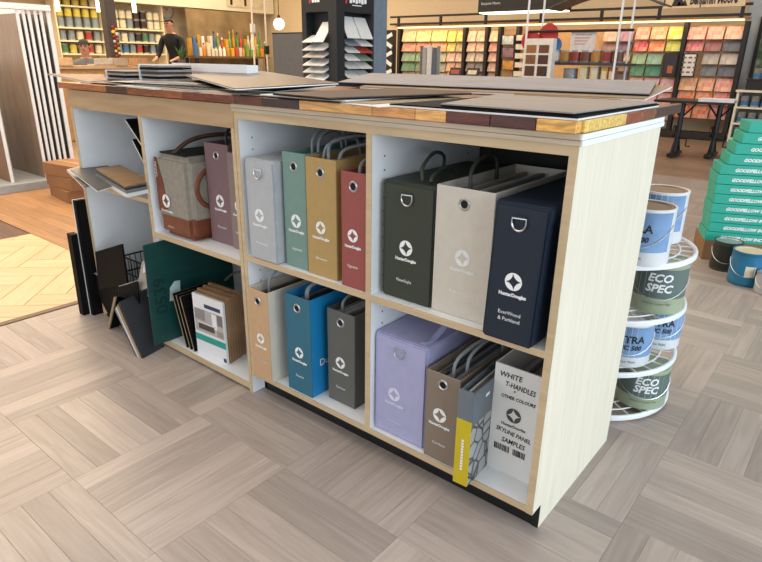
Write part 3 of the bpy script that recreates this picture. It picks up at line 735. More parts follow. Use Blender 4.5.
# lower left bay: black crate with boards
cr = thing('file_crate', 'black open wire crate in the lower left bay', 'crate', (-1.86, .13, .0365))
bm = bmesh.new()
for z in (.004, .08, .16, .235):
    bm_tube(bm, [(-.2, -.04, z), (.2, -.04, z), (.2, .26, z), (-.2, .26, z)], .004, 5, closed=True)
mk('crate_rims', bm, BLACKM, cr)['kind'] = 'stuff'
bm = bmesh.new()
for k in range(17):
    for yy in (-.04, .26): bm_tube(bm, [(-.2+k*.025, yy, .004), (-.2+k*.025, yy, .235)], .0018, 4)
for k in range(12):
    for xx in (-.2, .2): bm_tube(bm, [(xx, -.03+k*.026, .004), (xx, -.03+k*.026, .235)], .0018, 4)
mk('crate_wires', bm, BLACKM, cr)['kind'] = 'stuff'
box('crate_base', -.2, .2, -.04, .26, 0, .003, BLACKM, cr)
gb = mat('gloss_black_board', '#08080a', .6, spec=.15); lg = mat('light_grey_board', '#a9a6a0', .4)
board('black_sample_board', 'glossy black board leaning back inside the wire crate', 'sample board', [ony(99, 290, -.035), ony(127, 284, -.02), ony(121.5, 244, -.008), ony(95, 252, -.02)], .008, gb, None, LB)
board('grey_sample_board', 'light grey board with paper label leaning beside the divider', 'sample board', [ony(136, 292, -.012), ony(147, 288, -.012), ony(150, 259.5, .02), ony(142, 261, .02)], .008, lg, wht, LB)
gl = bpy.data.objects['grey_sample_board']
mk('paper_label', slab4(*[p-gl.location+Vector((0, -.0016, 0)) for p in (ony(143, 273, .004), ony(148, 271.5, .004), ony(149.6, 261.5, .018), ony(144.5, 262.5, .018))], .001), wht, gl)
A0, A1 = onz(99, 306, 0), onz(113, 322, 0)
B0, B1 = ony(84, 268.5, A0.y-.035), ony(118, 286, A1.y-.005)
board('black_left_panel', 'black panel with pale top edge slanting out of the lower left bay', 'sample board', [A0, A1, B1, B0], .006, blk, lg, LB)
mk('pale_top_edge', slab4(*[p-A0 for p in (B0+Vector((0, 0, .001)), B1+Vector((0, 0, .001)), B1+Vector((.01, .014, .003)), B0+Vector((.01, .014, .003)))], .003), lg, bpy.data.objects['black_left_panel'])
A2 = ony(139, 314, -.012); A2.z = 0; B2 = ony(137, 281, -.03)
board('black_right_panel', 'short black panel with pale top edge beside the leaning stack', 'sample board', [A1+Vector((.004, .002, 0)), A2, B2, B1+Vector((.004, .002, 0))], .006, blk, None, LB)
mk('pale_top_edge', slab4(*[p-A1-Vector((.004, .002, 0)) for p in (B1+Vector((.006, 0, .001)), B2+Vector((0, 0, .001)), B2+Vector((.0, .008, .003)), B1+Vector((.004, .008, .003)))], .003), lg, bpy.data.objects['black_right_panel'])
c0 = onz(109, 329, 0); c1 = onz(119.5, 326, 0)
board('tan_edged_panel', 'narrow black panel with tan front edge standing before the crate', 'sample board', [c0, c1, ony(124, 298, c1.y), ony(115.5, 297, c0.y)], .006, blk, None, LB)
mk('tan_edge', slab4(*[p-c0 for p in (c0+Vector((-.012, -.002, 0)), c0+Vector((.001, -.0005, 0)), ony(116, 297, c0.y), ony(113.8, 297, c0.y))], .006), beig, bpy.data.objects['tan_edged_panel'])
f0 = onz(143, 358.5, .001); f1 = f0+Vector((-.030, .112, 0)); f3 = ony(119, 302, f0.y+.02); f2 = f3+Vector((-.022, .125, .008))
nS = (f1-f0).cross(f3-f0).normalized()
for k, (mm, lab) in enumerate([(mat('charcoal_board', '#2c3036', .5), 'charcoal board leaning beside the teal board'), (brn, 'brown board behind the charcoal one, leaning'), (lg, 'pale board second from the left in the leaning stack'), (greyt, 'grey board leftmost in the leaning stack')]):
    sh = -nS*.0122*k; sh.z = 0; d4 = Vector((0, 0, -.012*k))
    board('stacked_board', lab, 'sample board', [f0+sh, f1+sh, f2+sh+d4, f3+sh+d4], .0085, mm, [blk, beig, wht, blk][k], LB)
# panels standing outside against the left end
o = box('end_panel_board', -.020, .020, -.03, .0, 0, .385, blk, loc=(-2.196, -.04, 0)); o.rotation_euler = (0, math.radians(2), 0); tag(o, 'shorter black panel standing on the floor outside the left end', 'panel')
pl = thing('edge_panel', 'taller black panel with white front edge against the left end', 'panel', (-2.1535, -.042, 0))
pl.rotation_euler = (0, math.radians(1), 0)
box('panel_body', -.010, .012, 0, .30, 0, .535, blk, pl); box('white_edge', -.017, -.0105, -.001, .30, 0, .535, wht, pl)

# ------------------------------------------------------------------ paint cans
def can_parts(r, R, Hc, body, label, lidm, lab_z=(.16, .86), n=28, bail=True, lab_cov=1.0, ang=0, inner=None):
    bm = bmesh.new(); bm_lathe(bm, [(R*.96, 0), (R, .004), (R, Hc-.006), (R*1.02, Hc-.004), (R*1.02, Hc), (R*.93, Hc), (R*.92, Hc-.006)], n, capt=True); mk('can_body', bm, body, r, smooth=True)
    bm = bmesh.new(); a0, a1 = ang-PI*lab_cov, ang+PI*lab_cov; k = max(8, int(n*lab_cov)); rows = []
    for z in (Hc*lab_z[0], Hc*lab_z[1]):
        rows.append([bm.verts.new((R*1.006*math.cos(a0+(a1-a0)*i/k), R*1.006*math.sin(a0+(a1-a0)*i/k), z)) for i in range(k+1)])
    for i in range(k): bm.faces.new((rows[0][i], rows[0][i+1], rows[1][i+1], rows[1][i]))
    lab_o = mk('can_label', bm, label, r, smooth=True)
    bm = bmesh.new(); bm_lathe(bm, [(R*.90, Hc-.005), (R*.90, Hc-.001), (R*.80, Hc-.001), (R*.78, Hc-.004)], n); mk('can_lid', bm, lidm, r, smooth=True)
    if bail:
        bm = bmesh.new(); pts = [(R*1.03*math.cos(ang+PI/2+PI*-i/12)*1.0, R*1.03*math.sin(ang+PI/2-PI*i/12), Hc*.72-math.sin(PI*i/12)*Hc*.42) for i in range(13)]
        bm_tube(bm, pts, .0018, 5); mk('bail_handle', bm, STEEL, r, smooth=True)
    return lab_o
TIN = mat('tin', '#b9bcbe', .35, .8); LIDK = mat('kraft_lid', '#8d765e', .5); WCAN = mat('white_can', '#e7eaec', .35, var=.02)
BLUEW = mat('pale_blue_label', '#7597bf', .35, var=.3, scale=9); SAGE = mat('sage_can', '#aab79a', .4, var=.04); GREYG = mat('grey_green_label', '#5d6f6a', .4, var=.05)
NAVYP = mat('navy_print', '#16202c', .5, var=.02)
sp = thing('wire_spinner', 'white round wire rack with four tiers of paint cans', 'display rack', (-.201, .865, 0))
TZ = [.020, .180, .361, .545]; RR = .28
for z in TZ:
    bm = bmesh.new(); bm_tube(bm, [(RR*math.cos(2*PI*i/48), RR*math.sin(2*PI*i/48), z) for i in range(48)], .0065, 8, closed=True); t_ = mk('tier_ring', bm, WHITEM, sp, smooth=True)
    bm = bmesh.new()
    for rr in (.235, .19, .145, .10, .055): bm_tube(bm, [(rr*math.cos(2*PI*i/36), rr*math.sin(2*PI*i/36), z) for i in range(36)], .0028, 5, closed=True)
    for k in range(28):
        a = 2*PI*k/28; bm_tube(bm, [(.03*math.cos(a), .03*math.sin(a), z-.003), (RR*math.cos(a+.25), RR*math.sin(a+.25), z-.003)], .0028, 5)
    mk('tier_wires', bm, WHITEM, sp)['kind'] = 'stuff'
    bm = bmesh.new(); bm_lathe(bm, [(RR+.004, z-.010), (RR+.006, z-.010), (RR+.006, z), (RR+.004, z)], 48, capb=False, capt=False); mk('tier_band', bm, WHITEM, sp, smooth=True)
bm = bmesh.new(); bm_cyl(bm, (0, 0, .0), .016, .80, 16); mk('centre_pole', bm, WHITEM, sp, smooth=True)
camdir = lambda x, y: math.atan2(CAM.y-y, CAM.x-x)
def spinner_can(label, px, py, z, R, Hc, kind, face=.0):
    p = onz(px, py, z+.006); d = p-CAM; d.z = 0; p = p+d.normalized()*R; x, y = p.x, p.y; a = camdir(x, y)+face
    r = thing('paint_can', label, 'paint can', (x, y, z+.006), 0, 'paint cans on the wire rack')
    if kind == 'eco':
        lo = can_parts(r, R, Hc, SAGE, GREYG, SAGE, (.33, .92), lab_cov=.42, ang=a)
        wrap_text('can_lettering', 'ECO', .036, PRINTW, lo, R*1.012, a, Hc*.74, bold=.0012, shear=.2); wrap_text('can_lettering', 'SPEC', .036, PRINTW, lo, R*1.012, a, Hc*.53, bold=.0012, shear=.2)
        wrap_text('can_small_print', 'Interior Latex Flat', .012, GREYG, lo, R*1.012, a, Hc*.22)
    else:
        lo = can_parts(r, R, Hc, WCAN, BLUEW, LIDK if kind == 'open' else WCAN, (.25, .95), lab_cov=.45, ang=a)
        wrap_text('can_lettering', 'ULTRA', .034, NAVYP, lo, R*1.012, a, Hc*.66, bold=.001); wrap_text('can_lettering', 'SPEC 500', .022, NAVYP, lo, R*1.012, a, Hc*.47, bold=.0008, shear=.2)
        wrap_text('can_small_print', 'Interior Paint', .012, NAVYP, lo, R*1.012, a, Hc*.14)
    return r
spinner_can('sage green can on the bottom tier of the wire rack', 636, 409, .020, .083, .142, 'eco', .22)
spinner_can('blue-labelled white can at the front of the second tier', 621, 367, .180, .080, .150, 'ultra', .1)
spinner_can('blue-labelled white can behind another on the second tier', 652, 349, .180, .080, .150, 'ultra', .1)
spinner_can('sage green can on the third tier of the wire rack', 652, 314, .361, .084, .163, 'eco', .06)
spinner_can('white can with blue label and kraft lid, front of the top tier', 638, 266, .545, .080, .170, 'open', -.35)
spinner_can('white can standing at the back of the top tier', 654, 244, .545, .080, .172, 'open', -.35)

# ------------------------------------------------------------------ stacked teal flooring cartons and floor cans
tealc = mat('teal_carton', '#2bab96', .45, var=.05); TY = math.radians(22)
b0 = onz(705, 239.5, .125); uT = Vector((math.cos(TY), math.sin(TY), 0)); vT = Vector((-math.sin(TY), math.cos(TY), 0))
pal = thing('kraft_carton', 'brown kraft carton on the floor under the teal cartons', 'carton', (b0.x, b0.y, 0), TY)
box('carton_body', 0, .9, .0, .30, 0, .12, mat('kraft', '#8a6844', .7), pal, bev=.003); box('carton_tape', 0, .9, .12, .18, .1201, .1212, mat('tape', '#a5834f', .4), pal)
ords = ['lowest', 'second', 'third', 'fourth', 'fifth', 'sixth', 'seventh', 'eighth', 'ninth', 'tenth', 'eleventh', 'topmost']
px0 = b0.copy(); z = .1215; bh = .0568
for k in range(12):
    if k >= 8: px0 = px0+uT*(.036 if k == 8 else .022); bh = .0605
    jit = random.uniform(-.006, .006) if k < 8 else 0
    o = thing('flooring_carton', ('%s teal lettered carton in the stack at the right' % ords[k]) if k in (0, 11) else '%s teal lettered carton from the floor in the stack' % ords[k], 'carton', (px0.x+uT.x*jit, px0.y+uT.y*jit, z), TY, 'teal flooring cartons')
    cb_ = box('carton_body', 0, .95, 0, .22, 0, bh-.0025, tealc, o, bev=.002)
    text('carton_lettering', 'GOODFELLOW INC', .025, PRINTW, cb_, (.075, -.0008, bh*.45), bold=.0012, shear=.3, align='LEFT')
    z += bh
def floor_can(label, px, py, R, Hc, body, labm, lid, ang=0, extra=None):
    p = onz(px, py, 0); d = (p-CAM); d.z = 0; d.normalize(); p = p+d*R
    r = thing('paint_can', label, 'paint can', (p.x, p.y, 0), 0, 'paint cans on the floor'); can_parts(r, R, Hc, body, labm, lid, (.08, .9), ang=camdir(p.x, p.y)+ang, lab_cov=.5); 
    if extra:
        bm = bmesh.new(); a = camdir(p.x, p.y)+.25; vs = [bm.verts.new((R*1.015*math.cos(a+da), R*1.015*math.sin(a+da), zz)) for da, zz in ((-.3, Hc*.3), (0, Hc*.3), (.3, Hc*.3), (.3, Hc*.62), (0, Hc*.62), (-.3, Hc*.62))]; bm.faces.new((vs[0], vs[1], vs[4], vs[5])); bm.faces.new((vs[1], vs[2], vs[3], vs[4])); mk('label_panel', bm, extra, r)
    return r
floor_can('blue gallon can with pale lid in front of the teal cartons', 742, 287, .082, .185, mat('blue_can', '#1d6f97', .35), mat('blue_can', '#1d6f97', .35), mat('cream_lid', '#cfc3a4', .5), extra=mat('cream_panel', '#d9d6c0', .5))
floor_can('dark olive can behind the blue can by the teal cartons', 722, 272, .075, .17, mat('olive_can', '#3c4230', .45), mat('black_olive_label', '#23261f', .45), TIN)
floor_can('small silver tin at the right edge beside the blue can', 764, 296, .055, .11, TIN, mat('grey_label', '#a7abae', .35), TIN)

# ------------------------------------------------------------------ flooring sample rack at far left
fr = thing('panel_rack', 'white floor rack of tall upright flooring panels at far left', 'display rack', (0, 0, 0))
XF = -5.25
gb0 = onx(57, 185, XF).y
box('rack_base', -6.1, -5.15, -.35, gb0, .0, .07, mat('rack_base_grey', '#9da3a6', .5), fr, bev=.004)
ztop = onx(48, 11, XF).z
pm = [wood('rack_board_%d' % i, a, b, .5, 'Z', 3, 10) for i, (a, b) in enumerate([('#8d7a68', '#a39180'), ('#6a6259', '#7d756c'), ('#3d3833', '#4d4842'), ('#6f6a66', '#84807b'), ('#2b2826', '#3a3633'), ('#8b8680', '#9c978f')])]
frw = mat('rack_white_frame', '#eef0ef', .4, var=.02)
tops = [17.5, 23.5, 29, 35.5, 41, 48.5]
for i, p in enumerate(tops):
    y = onx(p, 14, XF).y
    box('sample_panel', -6.0, XF-.015, y-.006, y+.006, .072, ztop-.03, pm[i], fr); box('panel_edge', XF-.015, XF, y-.011 if i < 5 else y-.016, y+.011 if i < 5 else y+.016, .072, ztop, frw, fr)
yl = onx(-2, 100, XF+.05).y
box('sample_panel', -6.0, XF-.0, yl-.006, yl+.006, .072, ztop-.4, wood('rack_board_brown', '#6e4a2c', '#85603c', .5, 'Z', 3, 10), fr); box('panel_edge', XF, XF+.015, yl-.011, yl+.011, .072, ztop-.4, frw, fr)
box('top_rail', XF-.02, XF+.012, -1.2, onx(50, 10, XF).y, ztop, ztop+.045, frw, fr); box('back_frame', -6.06, -6.02, -1.2, onx(50, 10, XF).y+.1, .072, ztop+.04, frw, fr)
orng = mat('orange_kraft', '#8f643e', .65, var=.08)
for k in range(3):
    o = thing('kraft_carton', ['lowest orange-brown carton beside the panel rack', 'middle orange-brown carton beside the panel rack', 'topmost orange-brown carton beside the panel rack'][k], 'carton', (-4.62+.02*k, 1.03, k*.098), .12*(k-1), 'orange-brown cartons by the rack')
    box('carton_body', -.22, .22, -.12, .12, 0, .096, orng, o, bev=.003); box('carton_tape', -.22, .22, -.02, .02, .0962, .0972, mat('tape', '#a5834f', .4), o)

# ------------------------------------------------------------------ far left: soffit, wall, paint shelving
WX = -12.6
def wz(px, py, X=WX): return onx(px, py, X)
ya, yb = -6, 9.9
sz = wz(180, 6.6, -12.2).z
struct(box('trim_3', -12.8, -12.2, 2.5, 9.95, sz, Z_CEIL, mat('soffit_cream', '#e6d8bd', .7, var=.02)))
SX = -12.35
def shelf_unit(label, px0, px1, rows, cols):
    y0, y1 = wz(px0, 30, SX).y, wz(px1, 30, SX).y; zt = 2.75
    r = thing('paint_shelf', label, 'shelf unit', (SX, (y0+y1)/2, 0)); hw = (y1-y0)/2
    cm = mat('cream_shelf', '#e9dcb9', .55, var=.02)
    box('back_panel', -.36, -.34, -hw, hw, 0, zt, mat('cream_shelf_back', '#c9b58c', .6), r)
    for sgn in (-1, 1): box('upright', -.34, 0, sgn*hw-.012, sgn*hw+.012, 0, zt, cm, r)
    zz = [wz((px0+px1)/2, py, SX).z for py in rows]
    for z in zz+[.55, .25]: box('shelf', -.34, .012, -hw+.013, hw-.013, z-.03, z, cm, r); 
    return r, y0, y1, zz
LOWC = {}
def low_can(key, body, lab, R=.068, Hc=.178):
    if key not in LOWC:
        r = bpy.data.objects.new('paint_can', None); C.objects.link(r); can_parts(r, R, Hc, body, lab, TIN, (.12, .88), n=14, bail=False); LOWC[key] = [r, False]
    return LOWC[key]
def put_can(key, loc, label, group):
    p = LOWC[key]
    if not p[1]:
        p[1] = True; r = p[0]; r.location = loc; tag(r, label, 'paint can', group); return r
    r = dup(p[0], loc); tag(r, label, 'paint can', group); return r
yl_ = mat('yellow_label', '#cdbb4a', .45, var=.1); gl_ = mat('grey_blue_label', '#7d8b92', .45, var=.2, scale=8); rd_ = mat('red_label', '#a63b30', .45); bk_ = mat('brown_black_label', '#35251c', .45); gn_ = mat('green_label', '#4b7a55', .45); cr_ = mat('cream_label', '#d9cfae', .45); bl_ = mat('blue_label2', '#436f9c', .45)
for k, lb in (('yel', yl_), ('gry', gl_), ('red', rd_), ('blk', bk_), ('grn', gn_), ('crm', cr_), ('blu', bl_)): low_can(k, TIN, lb)
names = {'yel': 'yellow', 'gry': 'grey-blue', 'red': 'red', 'blk': 'dark brown', 'grn': 'green', 'crm': 'cream', 'blu': 'blue'}
def fill_row(y0, y1, z, pat, where, two=None):
    n = int((y1-y0-.05)/.148); 
    for i in range(n):
        k = pat[i % len(pat)]
        y = y0+.03+(i+.5)*(y1-y0-.06)/n
        put_can(k, (SX-.11, y, z+.001), 'small %s labelled paint can on %s' % (names[k], where), '%s cans on %s' % (names[k], where))
        if two: 
            k2 = two[i % len(two)]; put_can(k2, (SX-.11, y, z+.180), 'small %s labelled paint can stacked on another on %s' % (names[k2], where), '%s cans stacked on %s' % (names[k2], where))
r1, y0, y1, zz = shelf_unit('cream shelf unit of paint cans behind the seated man', 58, 104, (27.5, 40.5, 53.5, 6.0), 0)
fill_row(y0, y1, zz[0], ['gry'], 'the top shelf behind the seated man', ['yel'])
fill_row(y0, y1, zz[3], ['yel', 'yel', 'yel', 'yel', 'crm'], 'the highest shelf behind the seated man')
fill_row(y0, y1, zz[1], ['gry', 'gry', 'crm', 'red', 'gry'], 'the second shelf behind the seated man')
fill_row(y0, y1, zz[2], ['grn', 'yel', 'gry', 'red', 'crm'], 'the third shelf behind the seated man')
r2, y0, y1, zz = shelf_unit('cream shelf unit of paint cans beyond the dark column', 114, 164, (29, 42, 53.5), 0)
fill_row(y0, y1, zz[0], ['crm', 'crm', 'gry', 'blk', 'blk'], 'the top shelf beyond the column', ['crm', 'crm', 'crm', 'blk', 'blk'])
fill_row(y0, y1, zz[1], ['gry', 'crm', 'gry', 'blk', 'grn'], 'the second shelf beyond the column')
fill_row(y0, y1, zz[2], ['gry', 'blu', 'gry', 'red', 'blk'], 'the third shelf beyond the column')
# pendant-lit glow fittings in front of the shelving
for k, (px, py) in enumerate(((57, 4), (98, 5), (134, 6))):
    p = onx(px, py, -10.6); r = thing('pendant_lamp', ['tubular pendant lamp nearest the panel rack', 'tubular pendant lamp left of the dark column', 'tubular pendant lamp right of the dark column'][k], 'lamp', p, 0, 'tubular pendant lamps')
    bm = bmesh.new(); bm_cyl(bm, (0, 0, -.11), .035, .30, 14); mk('lamp_tube', bm, mat('warm_lamp_glass', '#ffe6b0', .4, emit=5), r, smooth=True)
    bm = bmesh.new(); bm_cyl(bm, (0, 0, .19), .006, Z_CEIL-p.z-.19, 6); mk('lamp_rod', bm, BLACKM, r)
# dark column with strings of coloured beads
cx = onx(111, 35, -9.6); cl = thing('column', 'dark grey square column hung with coloured trinkets', 'column', (cx.x, cx.y, 0))
box('shaft', -.08, .08, -.085, .085, 0, Z_CEIL-.001, mat('column_grey', '#4d4645', .6), cl)
cols_ = ['#b4231f', '#e0a92a', '#e6c64a', '#d8d2c4', '#a72b2b', '#c9442f', '#e7e1d2', '#6f7f3a']
for k in range(16):
    bm = bmesh.new(); bmesh.ops.create_icosphere(bm, subdivisions=1, radius=.035 if k in (2, 3) else .026)
    q = onx(112+3.0*(k % 2)+(k*.35), 27+k*2.4, cx.x+.085) - Vector((cx.x, cx.y, 0)); q.x = .105
    o = mk('trinket', bm, mat('trinket_'+cols_[k % 8], cols_[k % 8], .4), cl, smooth=True); o.location = q
# clock, exit sign, door
wc = onx(166.5, 10.5, -12.75); ck = thing('wall_clock', 'round pale wall clock right of the paint shelving', 'clock', (-12.78, wc.y, wc.z))
bm = bmesh.new(); bm_cyl(bm, (0, 0, 0), .17, .03, 28, axis=(1, 0, 0)); mk('clock_face', bm, mat('clock_cream', '#e4d8bd', .5), ck)
bm = bmesh.new(); bm_tube(bm, [(.03, .17*math.cos(2*PI*i/28), .17*math.sin(2*PI*i/28)) for i in range(28)], .014, 6, closed=True); mk('clock_rim', bm, mat('clock_grey', '#8d8778', .5), ck, smooth=True)
for L, a in ((.08, 1.0), (.12, 2.3)):
    bm = bmesh.new(); bm_tube(bm, [(.035, 0, 0), (.035, L*math.cos(a), L*math.sin(a))], .006, 5); mk('clock_hand', bm, BLACKM, ck)
we = onx(194, 13.5, -12.75); ex = thing('exit_sign', 'small green exit sign with white figure above the door', 'sign', (-12.78, we.y, we.z))
box('sign_panel', 0, .03, -.16, .16, -.11, .11, mat('exit_green', '#1d8f63', .4, emit=.4), ex)
bm = bmesh.new(); bm_box(bm, .031, .033, -.02, .05, -.08, .08); bm_cyl(bm, (.031, .02, .085), .018, .002, 10, axis=(1, 0, 0)); mk('figure_mark', bm, PRINTW, ex)['kind'] = 'stuff'
d0, d1 = onx(181, 45, -12.75).y, onx(206, 45, -12.75).y; dz = onx(193, 27, -12.75).z
dr = box('door_1', -12.79, -12.75, d0, d1, 0, dz, mat('door_grey', '#b9ae98', .55)); struct(dr)
box('door_frame', -12.795, -12.73, d1, d1+.07, 0, dz+.07, mat('door_frame', '#cdbf9f', .5), dr); box('door_panel', -12.752, -12.742, d0+.1, d1-.1, .15, dz-.35, mat('door_grey2', '#aca18b', .55), dr)
box('door_window', -12.752, -12.740, d0+.2, d1-.2, dz-.28, dz-.22, BLACKM, dr)
# hanging tools frame on the soffit
f0_, f1_ = onx(226, 2, -12.2), onx(262, 4, -12.2)
pf = thing('picture_frame', 'pale picture of upright bottles on the cream soffit', 'picture', (-12.195, 0, 0))
box('picture_board', 0, .02, f0_.y, f1_.y, f0_.z-.09, f0_.z+.5, mat('picture_cream', '#d6c7a6', .5), pf)
for k in range(5): 
    yy = f0_.y+(f1_.y-f0_.y)*(.12+.19*k); box('bottle_shape', .021, .03, yy-.03, yy+.03, f0_.z-.05, f0_.z+.3, [BLACKM, cr_, bk_, wht, cr_][k], pf)
# supply table with bottles and boxes
tx = -11.6; ty0, ty1 = onx(196, 57, tx).y, onx(270, 57, tx).y; tz = onx(230, 56.5, tx).z
st = thing('supply_table', 'dark supply table crowded with small products in front of the back corner', 'table', (tx, 0, 0))
box('table_top', -.5, 0, ty0, ty1, tz-.04, tz, mat('table_brown', '#6d5138', .5), st)
for yy in (ty0+.06, ty1-.06):
    for xx in (-.45, -.05): box('leg', xx-.03, xx+.03, yy-.03, yy+.03, 0, tz-.04, BLACKM, st)
box('backdrop', -.56, -.52, ty0+.2, ty1, 0, sz-.03, mat('backdrop_brown', '#8a7350', .7, var=.3, scale=3), st)
pc = ['#d9a12b', '#d8892a', '#58853a', '#76984a', '#c9c1b0', '#e5dfd2', '#bd4a3a', '#3d6b9c', '#2f2a28', '#d6cbb2', '#e2ddd5', '#9aa06a', '#b9892f', '#e8e4da']
OC = objcolor_mat('product_colour', .45)
random.seed(11); bmesh_b = {}
bm = bmesh.new(); bm_lathe(bm, [(.045, 0), (.05, .01), (.05, .16), (.022, .20), (.022, .235)], 12); bot = bpy.data.meshes.new('bottle'); bm.to_mesh(bot); bm.free(); bot.materials.append(OC)
bm = bmesh.new(); bm_cyl(bm, (0, 0, .235), .025, .03, 10); bcap = bpy.data.meshes.new('bottle_cap'); bm.to_mesh(bcap); bm.free(); bcap.materials.append(OC)
bm = bmesh.new(); bm_box(bm, -.05, .05, -.06, .06, 0, .2); bevel(bm, .006, 1); pbx = bpy.data.meshes.new('product_box'); bm.to_mesh(pbx); bm.free(); pbx.materials.append(OC)
nP = 19
cname = {'#d9a12b': 'amber', '#d8892a': 'orange', '#58853a': 'green', '#76984a': 'leaf green', '#c9c1b0': 'stone', '#e5dfd2': 'off-white', '#bd4a3a': 'red', '#3d6b9c': 'blue', '#2f2a28': 'black', '#d6cbb2': 'sand', '#e2ddd5': 'white', '#9aa06a': 'olive', '#b9892f': 'ochre', '#e8e4da': 'ivory'}
for i in range(nP):
    for row in (0, 1):
        c = random.choice(pc); y = ty0+.07+(ty1-ty0-.14)*i/(nP-1)+(0 if row == 0 else .02); sc = random.uniform(.8, 1.35) if row == 0 else random.uniform(1.5, 2.3)
        isb = random.random() < .5; xx = tx-.1 if row == 0 else tx-.33
        col = lin(c); where = 'front row of the supply table' if row == 0 else 'back row of the supply table'
        if isb:
            r = thing('bottle', '%s bottle in the %s' % (cname[c], where), 'bottle', (xx, y, tz+.001), 0, '%s bottles in the %s' % (cname[c], where)); a = mko('bottle_body', bot, None, r); a.color = col; b = mko('bottle_cap', bcap, None, r); b.color = lin(random.choice(pc)); a.scale = b.scale = (.75, .75, sc)
        else:
            r = mko('product_box', pbx, None); r.location = (xx, y, tz+.001); r.scale = (1, .62, sc); r.color = col; tag(r, '%s product box in the %s' % (cname[c], where), 'box', '%s boxes in the %s' % (cname[c], where))
# service counter, laptop and boxes before the seated man
sc_ = thing('service_counter', 'long beige service counter in front of the seated man', 'counter', (-8.1, 0, 0))
cy0, cy1 = onx(40, 66, -8.1).y, onx(172, 64, -8.1).y
box('counter_body', -.25, 0, cy0, cy1, 0, .93, mat('counter_front', '#a8865c', .6), sc_); box('counter_top', -.28, .03, cy0-.03, cy1+.03, .93, .97, mat('counter_top_tan', '#c4a27a', .4), sc_)
lp = thing('laptop', 'open pale laptop on the service counter before the seated man', 'laptop', (-8.14, onx(103, 62, -8.14).y, .971), 0)
box('keyboard_base', -.2, .0, -.13, .13, 0, .018, mat('laptop_pale', '#c8c3b8', .4), lp); bm = bmesh.new(); bm_box(bm, -.006, .006, -.13, .13, 0, .075); o = mk('screen', bm, mat('laptop_pale', '#c8c3b8', .4), lp); o.location = (.006, 0, .018); o.rotation_euler = (0, .25, 0)
for k, (px, c, lab) in enumerate(((61, '#c9a983', 'tan carton on the counter beside the panel rack'), (117, '#a89a86', 'grey-brown carton on the counter right of the laptop'), (137, '#b08a66', 'tan carton on the counter below the paint shelves'))):
    y = onx(px, 64, -8.2).y; r = thing('counter_carton', lab, 'carton', (-8.15, y, .971)); box('carton_body', -.1, .1, -.09, .09, 0, .10, mat('cc'+c, c, .6), r, bev=.003); box('carton_tape', -.1, .1, -.015, .015, .1001, .1012, mat('tape', '#a5834f', .4), r)
pp_ = thing('potted_plant', 'small plant with upright green blades on a tan plinth', 'plant', (-8.25, max(onx(176, 64, -8.25).y, cy1+.27), .971))
box('plinth', -.2, .2, -.22, .22, -.97, -.001, mat('counter_front', '#a8865c', .6), pp_)
bm = bmesh.new(); bm_lathe(bm, [(.05, 0), (.065, .09), (.06, .09), (.055, .08)], 14); mk('pot', bm, mat('pot_grey', '#5a5650', .6), pp_, smooth=True)
lf = mat('blade_green', '#35602f', .5, var=.2)
for k in range(11):
    a = 2*PI*k/11+random.random(); l = random.uniform(.14, .24); bm = bmesh.new(); d = Vector((math.cos(a), math.sin(a), 0)); s_ = Vector((-math.sin(a), math.cos(a), 0))
    v = [bm.verts.new(p) for p in (d*.01-s_*.012+Vector((0, 0, .08)), d*.01+s_*.012+Vector((0, 0, .08)), d*.05+s_*.014+Vector((0, 0, .08+l*.6)), d*.09+Vector((0, 0, .08+l)), d*.05-s_*.014+Vector((0, 0, .08+l*.6)))]; bm.faces.new(v)
    rr_ = bmesh.ops.extrude_face_region(bm, geom=bm.faces[:]); bmesh.ops.translate(bm, vec=d*.003, verts=[x for x in rr_['geom'] if isinstance(x, bmesh.types.BMVert)]); mk('leaf', bm, lf, pp_)

# ------------------------------------------------------------------ people
def skin_body(name, joints, edges, root):
    me = bpy.data.meshes.new(name); keys = list(joints); idx = {k: i for i, k in enumerate(keys)}
    me.from_pydata([joints[k][0] for k in keys], [(idx[a], idx[b]) for a, b in edges], []); ob = bpy.data.objects.new(name, me); C.objects.link(ob)
    ob.modifiers.new('skin', 'SKIN'); sv = me.skin_vertices[0].data
    for k in keys:
        r = joints[k][1]; r = r if isinstance(r, tuple) else (r, r); sv[idx[k]].radius = r; sv[idx[k]].use_root = (k == root)
    sb = ob.modifiers.new('sub', 'SUBSURF'); sb.levels = 2
    bpy.context.view_layer.update(); dg = bpy.context.evaluated_depsgraph_get(); m2 = bpy.data.meshes.new_from_object(ob.evaluated_get(dg)); bpy.data.objects.remove(ob)
    for p in m2.polygons: p.use_smooth = True
    return m2
SKIN = mat('skin', '#c08d74', .5, var=.05)
